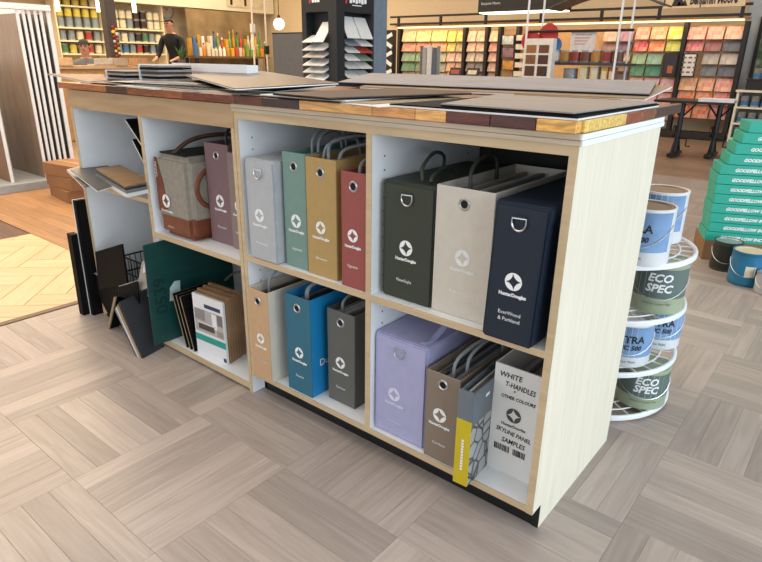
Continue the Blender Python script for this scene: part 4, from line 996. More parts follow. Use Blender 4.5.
def person(label, loc, rotz, seated, shirt, pants, hairc, lean=0., arms=None, cap=False, glasses=False):
    r = thing('person', label, 'person', loc, rotz)
    # faces local -y; origin on the floor
    hz = .50 if seated else .93
    J = {'pelvis': ((0, 0, hz), (.15, .11)), 'waist': ((0, 0, hz+.16), (.14, .10)), 'chest': ((0, -.01-lean*.5, hz+.36), (.165, .115)), 'upch': ((0, -.01-lean, hz+.49), (.13, .09)), 'neck': ((0, -.02-lean*1.2, hz+.575), .052), 'skull0': ((0, -.035-lean*1.4, hz+.645), (.066, .075)), 'skull1': ((0, -.04-lean*1.5, hz+.72), (.075, .088)), 'skull2': ((0, -.03-lean*1.55, hz+.785), (.062, .07))}
    E_ = [('pelvis', 'waist'), ('waist', 'chest'), ('chest', 'upch'), ('upch', 'neck'), ('neck', 'skull0'), ('skull0', 'skull1'), ('skull1', 'skull2')]
    for s, n in ((-1, 'l'), (1, 'r')):
        sh = Vector((s*.19, -.01-lean, hz+.47)); el = sh+Vector((s*.07, -.06, -.27)); wr = el+Vector((-s*.06, -.22, .02 if seated else -.08))
        J['sh'+n] = (sh, .062); J['el'+n] = (el, .046); J['wr'+n] = (wr, .030); J['pa'+n] = (wr+Vector((-s*.01, -.06, -.005)), (.036, .016))
        E_ += [('upch', 'sh'+n), ('sh'+n, 'el'+n), ('el'+n, 'wr'+n), ('wr'+n, 'pa'+n)]
        for k in range(4):
            b = wr+Vector((s*(-.034+.016*k)-s*.01, -.10, -.012)); L_ = (.055, .062, .057, .045)[k]
            J['f%d%s' % (k, n)] = (b, .0085); J['g%d%s' % (k, n)] = (b+Vector((0, -L_*.7, -.015)), .0075); J['h%d%s' % (k, n)] = (b+Vector((0, -L_, -.035)), .006)
            E_ += [('pa'+n, 'f%d%s' % (k, n)), ('f%d%s' % (k, n), 'g%d%s' % (k, n)), ('g%d%s' % (k, n), 'h%d%s' % (k, n))]
        J['t0'+n] = (wr+Vector((-s*.045, -.055, -.008)), .0095); J['t1'+n] = (wr+Vector((-s*.058, -.085, -.02)), .008); E_ += [('wr'+n, 't0'+n), ('t0'+n, 't1'+n)]
        hp = Vector((s*.095, 0, hz-.05)); J['hp'+n] = (hp, .092)
        kn = hp+(Vector((s*.03, -.42, .0)) if seated else Vector((s*.01, -.02, -.42))); an = Vector((kn.x, kn.y+(.02 if not seated else -.02), .09)); to = an+Vector((s*.02, -.16, -.05))
        J['kn'+n] = (kn, .062); J['an'+n] = (an, .042); J['to'+n] = (to, (.042, .028)); E_ += [('pelvis', 'hp'+n), ('hp'+n, 'kn'+n), ('kn'+n, 'an'+n), ('an'+n, 'to'+n)]
    me = skin_body('body', J, E_, 'pelvis')
    for mm in (shirt, SKIN, pants, BLACKM): me.materials.append(mm)
    zn = hz+.56
    for p in me.polygons:
        c = p.center
        if c.z > zn: p.material_index = 1
        elif abs(c.x) > .10 and c.y < -.24-lean and c.z > hz+.05: p.material_index = 1
        elif c.z < .075: p.material_index = 3
        elif c.z < hz+.06 and (abs(c.x) < .2 or c.z < hz-.1): p.material_index = 2
    mko('body', me, None, r)
    hy = -.04-lean*1.5; hcz = hz+.72
    bm = bmesh.new(); bmesh.ops.create_uvsphere(bm, u_segments=20, v_segments=12, radius=.1)
    for v in bm.verts:
        v.co = Vector((v.co.x*.86, v.co.y*1.02, v.co.z*.98)); 
    bmesh.ops.delete(bm, geom=[v for v in bm.verts if v.co.z < (.015 if not cap else .03) and not (v.co.y > .01 and v.co.z > -.06)], context='VERTS')
    o = mk('hair' if not cap else 'cap', bm, hairc, r, smooth=True); o.location = (0, hy+.012, hcz+.012)
    if cap:
        bm = bmesh.new(); bm_box(bm, -.06, .06, -.16, -.07, .035, .042); bevel(bm, .003, 1); o = mk('cap_peak', bm, hairc, r); o.location = (0, hy, hcz)
    bm = bmesh.new(); bm_cyl(bm, (0, -.078, -.03), .016, .05, 8, r2=.007); o = mk('nose', bm, SKIN, r, smooth=True); o.location = (0, hy, hcz)
    for s in (-1, 1):
        bm = bmesh.new(); bmesh.ops.create_icosphere(bm, subdivisions=2, radius=.011); o = mk('eye', bm, BLACKM, r, smooth=True); o.location = (s*.03, hy-.072, hcz+.012)
        bm = bmesh.new(); bmesh.ops.create_icosphere(bm, subdivisions=2, radius=.03); bmesh.ops.scale(bm, vec=(.35, .7, 1), verts=bm.verts); o = mk('ear', bm, SKIN, r, smooth=True); o.location = (s*.078, hy+.01, hcz-.005)
    bm = bmesh.new(); bm_box(bm, -.022, .022, -.083, -.07, -.052, -.046); o = mk('mouth', bm, mat('lips', '#8f5a4c', .5), r); o.location = (0, hy+.003, hcz)
    if glasses:
        for s in (-1, 1):
            bm = bmesh.new(); bm_tube(bm, [(s*.031+.022*math.cos(2*PI*i/12), -.088, .012+.017*math.sin(2*PI*i/12)) for i in range(12)], .003, 5, closed=True); o = mk('glasses_rim', bm, BLACKM, r); o.location = (0, hy, hcz)
    return r
p1 = onx(87, 58, -9.1)
person('man in grey sweater and glasses sitting behind the service counter', (-9.1, p1.y, 0), math.atan2(CAM.y-p1.y, CAM.x+9.1)+PI/2-.15, True, mat('grey_sweater', '#6f7076', .85), mat('jeans', '#2d3440', .8), mat('dark_hair', '#2a211c', .7), lean=.05, glasses=True)
ch = thing('office_stool', 'low dark stool under the seated man', 'stool', (-9.1, p1.y, 0))
bm = bmesh.new(); bm_cyl(bm, (0, 0, .33), .2, .055, 20); mk('seat', bm, BLACKM, ch)
for k in range(4):
    a = PI/4+k*PI/2; bm = bmesh.new(); bm_tube(bm, [(.14*math.cos(a), .14*math.sin(a), .33), (.2*math.cos(a), .2*math.sin(a), 0)], .014, 6); mk('leg', bm, BLACKM, ch)
p2 = onx(176, 50, -10.2)
person('man in black shirt and cap standing beside the paint shelves', (-10.2, p2.y, 0), math.atan2(CAM.y-p2.y, CAM.x+10.2)+PI/2-.5, False, mat('black_shirt', '#17171a', .85), mat('dark_trousers', '#22242a', .8), mat('dark_cap', '#2b2624', .8), lean=.10, cap=True)

# ------------------------------------------------------------------ black brochure tower
tp = onx(337, 60, -3.0); tp = Vector((-3.0, tp.y, 0))
tw_ = thing('brochure_tower', 'tall black tower with tilted chip pockets on two sides behind the counter', 'display stand', tp)
tb_ = mat('tower_black', '#1d1f22', .45); tg_ = mat('tower_blue_grey', '#6f7d8c', .5)
xa = ony(303, 60, tp.y).x-tp.x; yb_ = onx(386, 60, -3.0).y-tp.y; zt = 1.62
yc_ = onx(371, 60, -3.0).y-tp.y
box('tower_core', xa+.02, -.10, .101, yb_-.02, 0, zt, tb_, tw_); box('tower_panel', xa+.051, -.091, .085, .1, 0, zt, tb_, tw_)
box('corner_post', -.09, 0, 0, .09, 0, zt, tb_, tw_); box('corner_post', xa, xa+.05, 0, .1, 0, zt, tb_, tw_); box('corner_post', -.1, 0, yc_, yc_+.03, 0, zt, tb_, tw_)
box('side_wing', -.1, .004, yc_+.031, yb_, 0, zt, tg_, tw_)
zh1 = onx(350, 12, -3.0).z; zh2 = ony(315, 12, tp.y).z
box('header_panel', -.1, 0, .09, yc_, zh1, zt, tb_, tw_); box('header_panel', xa+.05, -.09, 0, .1, zh2, zt, tb_, tw_)
hx = onx(347, 2, -3.0); box('header_mark', .0005, .003, hx.y-tp.y-.02, hx.y-tp.y+.0, hx.z-.01, hx.z+.03, mat('mark_red', '#c0392f', .4), tw_)
for k in range(6): box('header_mark', .0005, .003, .15+k*.035, .175+k*.035, hx.z-.005+.006*(k % 2), hx.z+.03, PRINTW, tw_)
box('header_mark', .0005, .003, .18, .29, hx.z-.022, hx.z-.016, PRINTW, tw_)
hx = ony(311, 2, tp.y); box('header_mark', hx.x-tp.x-.02, hx.x-tp.x, -.003, -.0005, hx.z-.01, hx.z+.03, mat('mark_red', '#c0392f', .4), tw_)
for k in range(3): box('header_mark', hx.x-tp.x+.012+k*.03, hx.x-tp.x+.034+k*.03, -.003, -.0005, hx.z-.005, hx.z+.03, PRINTW, tw_)
pk = [mat('chip_pocket_%d' % i, c, .5, var=.03) for i, c in enumerate(['#d9dad7', '#c9cbca', '#c2bdb6', '#b8473a', '#8fa08f', '#7c8894', '#e3e3df'])]
def pocket(face, u0, u1, zb, h, m, out=.06):
    if face == 'x': a = [(.0-.06, u0, zb+h), (-.06, u1, zb+h), (-.06+out+.03, u1, zb), (-.06+out+.03, u0, zb)]; P = [a[3], a[2], a[1], a[0]]
    else: a = [(u0, .06, zb+h), (u1, .06, zb+h), (u1, .06-out-.03, zb), (u0, .06-out-.03, zb)]; P = [a[3], a[2], a[1], a[0]]
    o = mk('chip_pocket', slab4(*P, .008), m, tw_); return o
um = .10+(yc_-.11)/2; mats_x = [[0, 5, 0, 6, 1, 0], [0, 6, 3, 4, 6, 1]]
rows_x = [38, 45, 52, 60, 68, 77]
for c in range(2):
    for k, py in enumerate(rows_x):
        u0, u1 = (.10, um-.006) if c == 0 else (um+.006, yc_-.01)
        z = onx(350, py, -3.0).z; pocket('x', u0, u1, z, .16 if k == 0 else .05, pk[mats_x[c][k]])
vm_ = (xa+.05-.09)/2
for c in range(2):
    for k, py in enumerate((42, 50, 57, 65, 72, 79)):
        u0, u1 = (xa+.055, vm_-.004) if c == 0 else (vm_+.004, -.095)
        z = ony(315, py, tp.y).z; pocket('y', u0, u1, z, .15 if k == 0 and c == 1 else .055, pk[[0, 1, 2, 0, 1, 6][k]], .09)
# low grey partition and globe lamp
g0, g1 = ony(273, 50, 5.2), ony(307, 50, 5.2); gp_ = thing('partition', 'low slate grey partition left of the black tower', 'partition', (0, 5.2, 0))
gz = ony(290, 33.5, 5.2).z; box('partition_panel', g0.x, g1.x, 0, .05, .06, gz, mat('slate_panel', '#5b6068', .6), gp_); box('partition_foot', g0.x+.05, g1.x-.05, -.1, .15, 0, .06, BLACKM, gp_); box('partition_cap', g0.x-.005, g1.x+.005, -.005, .055, gz, gz+.015, BLACKM, gp_)
gl_p = ony(279, 24, 8.6); gl_t = thing('globe_lamp', 'glowing round globe lamp hanging by the back wall corner', 'lamp', gl_p)
bm = bmesh.new(); bmesh.ops.create_uvsphere(bm, u_segments=20, v_segments=12, radius=.12); mk('globe', bm, mat('globe_glow', '#fff0cf', .4, emit=3.5), gl_t, smooth=True)
bm = bmesh.new(); bm_cyl(bm, (0, 0, .12), .03, .06, 12); bm_cyl(bm, (0, 0, .18), .008, Z_CEIL-gl_p.z-.18, 8); mk('lamp_cord', bm, BLACKM, gl_t)['kind'] = 'stuff'
lpt = bpy.data.lights.new('globe_light', 'POINT'); lpt.energy = 12; lpt.color = (1, .85, .6); lpt.shadow_soft_size = .12; lo_ = bpy.data.objects.new('globe_light', lpt); C.objects.link(lo_); lo_.location = gl_p+Vector((0, -.2, -.2))

# ------------------------------------------------------------------ colour chip wall
CY = 9.4
def chip_material():
    m = bpy.data.materials.new('colour_chips'); m.use_nodes = True; nt = m.node_tree; b = nt.nodes['Principled BSDF']
    oi = nt.nodes.new('ShaderNodeObjectInfo'); tc = nt.nodes.new('ShaderNodeTexCoord'); sn = nt.nodes.new('ShaderNodeVectorMath'); sn.operation = 'SNAP'; sn.inputs[1].default_value = (.030, 1, .060)
    nt.links.new(tc.outputs['Object'], sn.inputs[0]); wn = nt.nodes.new('ShaderNodeTexWhiteNoise'); nt.links.new(sn.outputs[0], wn.inputs['Vector'])
    hs = nt.nodes.new('ShaderNodeHueSaturation'); mr = nt.nodes.new('ShaderNodeMapRange'); mr.inputs[3].default_value = .475; mr.inputs[4].default_value = .525
    sp_ = nt.nodes.new('ShaderNodeSeparateColor'); nt.links.new(wn.outputs['Color'], sp_.inputs[0]); nt.links.new(sp_.outputs[0], mr.inputs[0]); nt.links.new(mr.outputs[0], hs.inputs['Hue'])
    m2 = nt.nodes.new('ShaderNodeMapRange'); m2.inputs[3].default_value = .75; m2.inputs[4].default_value = 1.1; nt.links.new(sp_.outputs[1], m2.inputs[0]); nt.links.new(m2.outputs[0], hs.inputs['Value'])
    m4 = nt.nodes.new('ShaderNodeMapRange'); m4.inputs[3].default_value = .6; m4.inputs[4].default_value = 1.15; nt.links.new(sp_.outputs[2], m4.inputs[0]); nt.links.new(m4.outputs[0], hs.inputs['Saturation'])
    nt.links.new(oi.outputs['Color'], hs.inputs['Color']); nt.links.new(hs.outputs[0], b.inputs['Base Color']); b.inputs['Roughness'].default_value = .45; return m
CHIP = chip_material()
cw = thing('chip_rack', 'long black-framed wall rack of paint colour chips, lit from above', 'chip rack', (0, 0, 0))
X0, X1 = ony(398, 50, CY).x, ony(743, 50, CY).x
ZT = ony(720, 26, CY).z; ZR1 = ony(720, 7, CY).z; ZR2 = ony(720, 17, CY).z
frb = mat('rack_black', '#1c1a19', .5); rb_wood = mat('rack_tan_back', '#c59b6c', .6)
box('back_board', X0, X1, CY+.10, CY+.14, .3, ZT+.02, rb_wood, cw)
box('canopy_board', X0, X1, CY-.12, CY+.14, ZT+.09, ZT+.12, mat('canopy_tan', '#d2a877', .5), cw)
for z in (ZR1, ZR2): box('canopy_rail', X0-.1, X1+.03, CY-.16, CY-.11, z, z+.035, frb, cw)
for px in (403, 445, 490, 545, 605, 662, 744):
    xx = ony(px, 15, CY).x; box('rail_post', xx-.025, xx+.02, CY-.155, CY-.115, ZT+.1, ZR1, frb, cw)
box('light_strip', X0+.05, X1-.05, CY-.09, CY-.05, ZT+.065, ZT+.085, mat('warm_strip_light', '#ffcf90', .4, emit=2.2), cw)
al = area('chip_rack_light', ((X0+X1)/2, CY-.14, ZT+.07), (math.radians(32), 0, 0), X1-X0-.2, .04, 7, (1, .78, .50))
for px in (399, 464, 486, 499, 517, 683, 743):
    xx = ony(px, 45, CY).x; box('upright', xx-.03, xx+.03, CY-.02, CY+.10, .1, ZT+.06, frb, cw)
box('plinth', X0, X1, CY-.05, CY+.14, 0, .1, frb, cw)
def cells(pxs, bands, colours):
    for i in range(len(pxs)-1):
        for j, (p0, p1) in enumerate(bands):
            c = colours[i % len(colours)][j]
            if c is None: continue
            xA, xB = ony(pxs[i], 45, CY).x+.012, ony(pxs[i+1], 45, CY).x-.012; zA, zB = ony((pxs[0]+pxs[-1])/2, p1, CY).z+.012, ony((pxs[0]+pxs[-1])/2, p0, CY).z-.008
            o = mk('chip_tray', slab4(*[Vector(p)-Vector((xA, CY, zA)) for p in ((xA, CY, zA), (xB, CY, zA), (xB, CY+.06, zB), (xA, CY+.06, zB))], .02), CHIP, cw); o.location = (xA, CY, zA); o.color = lin(c)
bandR = [(26, 40), (40, 52), (53, 65), (65, 77), (78, 92), (92, 106), (106, 120)]
cells([633, 648, 665, 681.5], bandR, [['#f0a07c', '#dd4a3a', '#9cba8c', '#4f8f6a', '#eab8ae', '#d98f86', '#b5705f'], ['#f2b070', '#e8862e', '#8fb69a', '#3f8a70', '#efb3b8', '#e09aa0', '#b97a80'], ['#f3e04a', '#c9c83a', None, None, '#e9a9ad', '#dd8a8a', '#b06a6a']])
cells([685, 704, 722, 741], bandR, [['#ef9f88', '#c95a58', None, None, '#f0b07c', '#e88a4a', '#c66a3a'], ['#e8a890', '#94504e', '#b9aca0', '#77777c', '#f2a878', '#ee8a50', '#c87040'], ['#e8b498', '#5a5a68', '#c4b4a8', '#5f626c', '#f0a088', '#e28070', '#b96a5c']])
bandL = [(30, 42), (42, 52), (52, 62), (62, 72), (72, 84)]
cells([401, 415, 430, 446], bandL, [['#f3cf8c', '#e8996a', '#9cb98a', '#6f9a72', '#d4b48a'], ['#f4d680', '#ea8f60', '#94b888', '#7d9a6a', '#d4b48a'], ['#f2d870', '#e5a05a', '#b7b48a', '#9a9a7a', '#d4b48a']])
cells([446, 455, 463], bandL, [['#f2dc3e', '#d3c23a', '#e8b090', '#d9a070', '#d4b48a'], ['#e8cf4a', '#c0a860', '#ddb090', '#c9a070', '#d4b48a']])
cells([466, 475, 485], bandL, [['#f0c096', '#e8b48c', '#c9b49a', '#8a7a72', '#6a5a50'], ['#eebc90', '#e0ac84', '#c4b09a', '#7a6e6a', '#5a5048']])
cells([488, 498], bandL, [['#efc394', '#d98a70', '#d9a684', '#c49a7c', '#b08a6c']])
cells([601, 616, 632], bandL, [['#d9a98a', '#9a6a5a', '#8a6a5a', '#7a6a60', '#6a5a50'], ['#a87a8a', '#7a5060', '#c9a070', '#8a6a50', '#6a5a50']])
# framed posters set in the rack
def framed(label, px0, px1, py0, py1, Y, pic, fm=frb):
    a, b = ony(px0, py1, Y), ony(px1, py0, Y); zA, zB = min(a.z, b.z), max(a.z, b.z); r = thing('poster', label, 'poster', ((a.x+b.x)/2, Y, zA)); w_ = (b.x-a.x)/2; h_ = zB-zA
    box('poster_frame', -w_, w_, 0, .03, 0, h_, fm, r); box('poster_print', -w_*.82, w_*.82, -.004, -.0005, h_*.06, h_*.94, pic, r); return r
r = framed('dark poster with a glowing figure in the chip rack', 661, 679, 53, 77, CY-.055, mat('dark_poster', '#2b2b36', .4, var=.4, scale=6)); box('poster_shape', -.03, .05, -.008, -.0045, .06, .17, mat('copper_shape', '#b0623c', .4), r)
r = framed('white chart with rows of dark dots beside the dark poster', 680, 698, 53, 77, CY-.055, mat('pale_chart', '#e9dcd2', .5, var=.05))
bm = bmesh.new()
for i in range(3):
    for j in range(5): bm_box(bm, -.10+i*.08, -.05+i*.08, -.009, -.0045, .06+j*.07, .085+j*.07)
mk('chart_marks', bm, mat('chart_grey', '#6a6a6a', .5), r)['kind'] = 'stuff'
for k, (p0, p1, c, lab) in enumerate(((35, 45, '#c9cac6', 'top picture, pale, in the black column of the chip rack'), (47, 58, '#8a6a70', 'middle picture, mauve, in the black column of the chip rack'), (60, 70, '#c08a42', 'bottom picture, amber, in the black column of the chip rack'))):
    framed(lab, 501, 515, p0, p1, CY-.055, mat('picture'+c, c, .4, var=.5, scale=9))
for k in range(5):
    zc = ony(521, 37+k*9, CY).z; a = ony(517.5, 40, CY).x; b = ony(526, 40, CY).x
    o = box('leaflet_pocket', a, b, CY-.05, CY-.02, zc-.06, zc+.03, mat('leaflet_cream', '#d6cbb8', .5), cw)
# sign fascia with lettering and mountain mark
sg = thing('shop_sign', 'beige fascia sign with triangle mark and dark lettering above the chips', 'sign', (0, CY-.2, 0))
sA, sB = ony(664, 0, CY-.2).x, ony(746, 0, CY-.2).x; zb_ = ony(700, 7.5, CY-.2).z
box('sign_board', sA, sB, .0, .05, zb_, zb_+.42, mat('sign_beige', '#d9c09c', .6), sg)
bm = bmesh.new(); tx0, tx1 = ony(672, 2, CY-.2).x, ony(688, 2, CY-.2).x; zz0 = ony(680, 6, CY-.2).z
for a, b, h_ in ((0, .6, .19), (.35, .8, .13), (.6, 1., .09)):
    v = [bm.verts.new((tx0+(tx1-tx0)*q, -.004, zz0+hh)) for q, hh in ((a, 0), (b, 0), ((a+b)/2, h_))]; bm.faces.new(v)
mk('triangle_mark', bm, PRINTB, sg)['kind'] = 'stuff'
lw = ony(737, 3, CY-.2).x-ony(690, 3, CY-.2).x
text('sign_lettering', 'Benjamin Moore', .19, PRINTB, sg, ((ony(690, 3, CY-.2).x+ony(737, 3, CY-.2).x)/2, -.004, zz0+.075), bold=.006, width=lw)
# black header sign and canopy board over the middle
h0, h1 = ony(478, 8, 8.6), ony(545, 4, 8.6)
hs_ = thing('header_sign', 'black header sign with small pale lettering over the middle racks', 'sign', (h0.x, 8.6, 0)); zlo = ony(500, 11.5, 8.6).z
box('sign_box', 0, h1.x-h0.x+.3, 0, .35, zlo, zlo+.2, frb, hs_); box('light_panel', .02, h1.x-h0.x+.28, .02, .33, zlo-.02, zlo-.001, mat('sign_light', '#fff1d6', .4, emit=3), hs_)
text('sign_lettering', 'Benjamin Moore', .055, G2, hs_, (.06, -.004, zlo+.13), align='LEFT')
for k in (0, 1): box('hanger', .1+k*(h1.x-h0.x), .115+k*(h1.x-h0.x), .16, .175, zlo+.2, Z_CEIL, frb, hs_)
def mesh_mat():
    return mat('grey_mesh', '#45464a', .6, var=.5, scale=60)
c0_, c1_ = ony(548, 6, 7.9), ony(662, 0, 7.9)
cn = thing('mesh_canopy', 'grey curved mesh canopy hanging over the middle racks', 'canopy', (c0_.x, 7.9, 0)); zc_ = ony(560, 9, 7.9).z
bm = bmesh.new(); W_ = c1_.x-c0_.x; N_ = 12; top_ = []; bot_ = []
for i in range(N_+1):
    t = i/N_; z = zc_+.30*(1-abs(2*t-1)**2)*.6; top_.append([bm.verts.new((W_*t, yy, z+.02)) for yy in (0, .5)]); bot_.append([bm.verts.new((W_*t, yy, z)) for yy in (0, .5)])
for i in range(N_):
    for A in (top_, bot_): bm.faces.new((A[i][0], A[i+1][0], A[i+1][1], A[i][1]))
    for q in (0, 1): bm.faces.new((top_[i][q], top_[i+1][q], bot_[i+1][q], bot_[i][q]))
bm.faces.new((top_[0][0], top_[0][1], bot_[0][1], bot_[0][0])); bm.faces.new((top_[-1][0], top_[-1][1], bot_[-1][1], bot_[-1][0]))
mk('mesh_panel', bm, mesh_mat(), cn)
for k in (0, 1): box('hanger', .02+k*(W_-.06), .035+k*(W_-.06), .24, .255, zc_+(.0 if k == 0 else .0), Z_CEIL, frb, cn)

# ------------------------------------------------------------------ middle gondola rack with white poles
GY = 5.4
gd = thing('product_rack', 'white-poled rack of stain samples and small tins behind the counter', 'display rack', (0, 0, 0))
for px in (526, 541, 618, 629.5):
    xx = ony(px, 40, GY+(.35 if px in (541, 629.5) else 0)).x; yy = GY+(.35 if px in (541, 629.5) else 0)
    bm = bmesh.new(); bm_cyl(bm, (xx, yy, 0), .012, 2.0, 10); mk('pole', bm, WHITEM, gd, smooth=True)
gA, gB = ony(526, 60, GY).x, ony(629, 60, GY).x
zs1 = ony(590, 63, GY).z; zs2 = ony(590, 83, GY).z
for z in (zs1, zs2, .55, .2): box('shelf', gA+.014, gB-.03, GY+.0, GY+.34, z-.025, z, mat('rack_shelf_dark', '#3a3633', .5), gd)
zr = ony(560, 31, GY).z; bm = bmesh.new(); bm_tube(bm, [(gA, GY+.02, zr), (gB, GY+.02, zr)], .014, 8); mk('cross_rail', bm, frb, gd, smooth=True)
stin = [('red', '#8f3128'), ('amber', '#b07a30'), ('brown', '#6a4028'), ('white', '#d9d6cd'), ('green', '#4a6a48'), ('blue', '#3f5f80')]
protoT = {}
for n_, c in stin:
    r = bpy.data.objects.new('stain_tin', None); C.objects.link(r); can_parts(r, .052, .125, TIN, mat('tin_'+n_, c, .45), TIN, (.15, .85), n=14, bail=False); protoT[n_] = [r, 0]
seq = ['white', 'amber', 'red', 'brown', 'amber', 'red', 'brown', 'white', 'blue']; x = ony(556, 58, GY+.1).x
ordw = ['first', 'second', 'third', 'fourth', 'fifth', 'sixth', 'seventh', 'eighth', 'ninth']
for i, n_ in enumerate(seq):
    p = protoT[n_]; lab = '%s stain tin from the left on the upper rack shelf, %s label' % (ordw[i], n_); loc = (x+i*.114, GY+.09, zs1+.001)
    if x+i*.114 > gB-.09: break
    if p[1] == 0: p[1] = 1; r = p[0]; r.location = loc
    else: r = dup(p[0], loc)
    tag(r, lab, 'tin', 'stain tins on the upper rack shelf')
for n_ in list(protoT):
    if protoT[n_][1] == 0:
        for chh in list(protoT[n_][0].children): bpy.data.objects.remove(chh)
        bpy.data.objects.remove(protoT[n_][0])
for k, (px, c, lab, wd) in enumerate(((570, '#8c8f90', 'grey pail on the lower shelf of the white-poled rack', .12), (585, '#d8cfa8', 'cream carton on the lower rack shelf', .07), (596, '#c9c4b4', 'pale carton on the lower rack shelf', .07), (606, '#c19a48', 'yellow carton on the lower rack shelf', .07), (613, '#a05a40', 'rust carton on the lower rack shelf', .06))):
    xx = ony(px, 72, GY+.1).x
    if k == 0:
        r = thing('pail', lab, 'pail', (xx, GY+.12, zs2+.001)); can_parts(r, .075, .14, TIN, mat('pail_grey', c, .4), TIN, (.1, .9), n=18)
    else:
        r = thing('product_carton', lab, 'carton', (xx, GY+.10, zs2+.001)); box('carton_body', -wd/2, wd/2, -.05, .05, 0, .16, mat('pc_'+c, c, .5), r, bev=.003); box('carton_label', -wd*.35, wd*.35, -.0515, -.0502, .04, .12, cr_, r)
# stain colour board standing at the left of the rack
sA, sB = ony(524, 60, GY-.25), ony(549, 60, GY-.25); sZ0, sZ1 = 0.0, ony(536, 38.5, GY-.25).z
sb_ = thing('stain_board', 'white stand with six brown stain swatches at the left of the rack', 'display board', (sA.x, GY-.25, 0)); W_ = sB.x-sA.x
box('board_panel', 0, W_, 0, .04, 0, sZ1, mat('board_white', '#dedbd4', .5), sb_); box('board_side', W_, W_+.03, 0, .08, 0, sZ1, mat('board_white', '#dedbd4', .5), sb_)
for i in range(2):
    for j, (p0, p1) in enumerate(((45, 53), (55, 64), (66, 76))):
        zA, zB = ony(536, p1, GY-.25).z, ony(536, p0, GY-.25).z
        box('stain_swatch', .02+i*W_*.5, W_*.5-.012+i*W_*.5, -.006, -.0005, zA, zB, wood('swatch_%d%d' % (i, j), [['#8a5a2c', '#5c3622'], ['#6e4424', '#3c2018'], ['#4a2a1c', '#35201a']][j][i], [['#9a6a38', '#6c4430'], ['#7e5430', '#4c2c22'], ['#58362a', '#402822']][j][i], .4, 'Z', 5, 8), sb_)
# round red and blue discs hanging on the rail
for k, (px, py, c, rr, dy, lab) in enumerate(((531, 41, '#b02426', .11, .04, 'red round disc sign left, partly behind the stain board'), (549, 34, '#b82826', .11, .08, 'red round disc sign above the stain board'), (555, 45, '#2f6fb3', .08, .12, 'blue round disc sign right of the stain board'))):
    p = ony(px, py, GY+dy); r = thing('disc_sign', lab, 'sign', p, 0, 'round disc signs'); bm = bmesh.new(); bm_cyl(bm, (0, 0, 0), rr, .012, 28, axis=(0, -1, 0)); mk('disc', bm, mat('disc'+c, c, .4), r)
    bm = bmesh.new(); bm_tube(bm, [(0, -.006, rr*.9), (0, -.006, max(rr+.02, zr-p.z))], .004, 5); mk('hanger', bm, STEEL, r)
pw = ony(583, 41, GY+.06); r = thing('paper_sign', 'pale paper sign hanging from the rack rail above the tins', 'sign', pw)
box('paper', -.135, .135, -.004, 0, -.11, .10, mat('paper_lilac', '#d3ccc9', .6), r); bm = bmesh.new(); bm_tube(bm, [(0, -.002, .10), (0, -.002, zr-pw.z)], .004, 5); mk('hanger', bm, STEEL, r)
for k in range(4): box('print_line', -.09, .09-.02*k, -.006, -.0042, .055-.03*k, .066-.03*k, mat('chart_pink', '#b98a8a', .5), r)
# glass vase cylinders and small displays on the counter end beyond
vz = onz(431, 80, .80)
ds = thing('side_table', 'low dark display table holding the clear cylinder and trays', 'table', (ony(455, 78, 5.6).x, 5.6, 0))
box('table_top', -.75, .75, -.25, .25, .86, .90, frb, ds)
for sx in (-1, 1):
    for sy in (-1, 1): box('leg', sx*.7-.02, sx*.7+.02, sy*.2-.02, sy*.2+.02, 0, .86, frb, ds)
cyv = thing('acrylic_holder', 'clear ribbed cylinder brochure holder in front of the chip rack', 'holder', (ony(430, 60, 5.5).x, 5.5, .901))
zt_ = ony(430, 46, 5.5).z-.901
for k in range(12):
    a = 2*PI*k/12; bm = bmesh.new(); bm_box(bm, -.03, .03, -.003, .003, 0, zt_-.02*(k % 2)); o = mk('leaflet', bm, [mat('leaf_grey', '#9a9a98', .3), mat('leaf_pale', '#d2cfc8', .3), mat('leaf_dark', '#5f6266', .3)][k % 3], cyv); o.location = (.125*math.cos(a), .125*math.sin(a), 0); o.rotation_euler = (0, 0, a+PI/2)
for k, (px, lab) in enumerate(((455, 'left dark tray of small samples on the low display table'), (472, 'right dark tray of small samples on the low display table'))):
    p = ony(px, 72, 5.5); r = thing('sample_tray', lab, 'tray', (p.x, 5.48, .901), 0, 'trays on the low display table'); bm = bmesh.new(); bm_box(bm, -.085, .085, 0, .02, 0, .13); o = mk('tray_panel', bm, frb, r); o.rotation_euler = (-.35, 0, 0)
    bm = bmesh.new(); bm_box(bm, -.06, .06, -.004, -.0005, .05, .10); o = mk('tray_card', bm, [rd_, cr_][k], r); o.rotation_euler = (-.35, 0, 0)

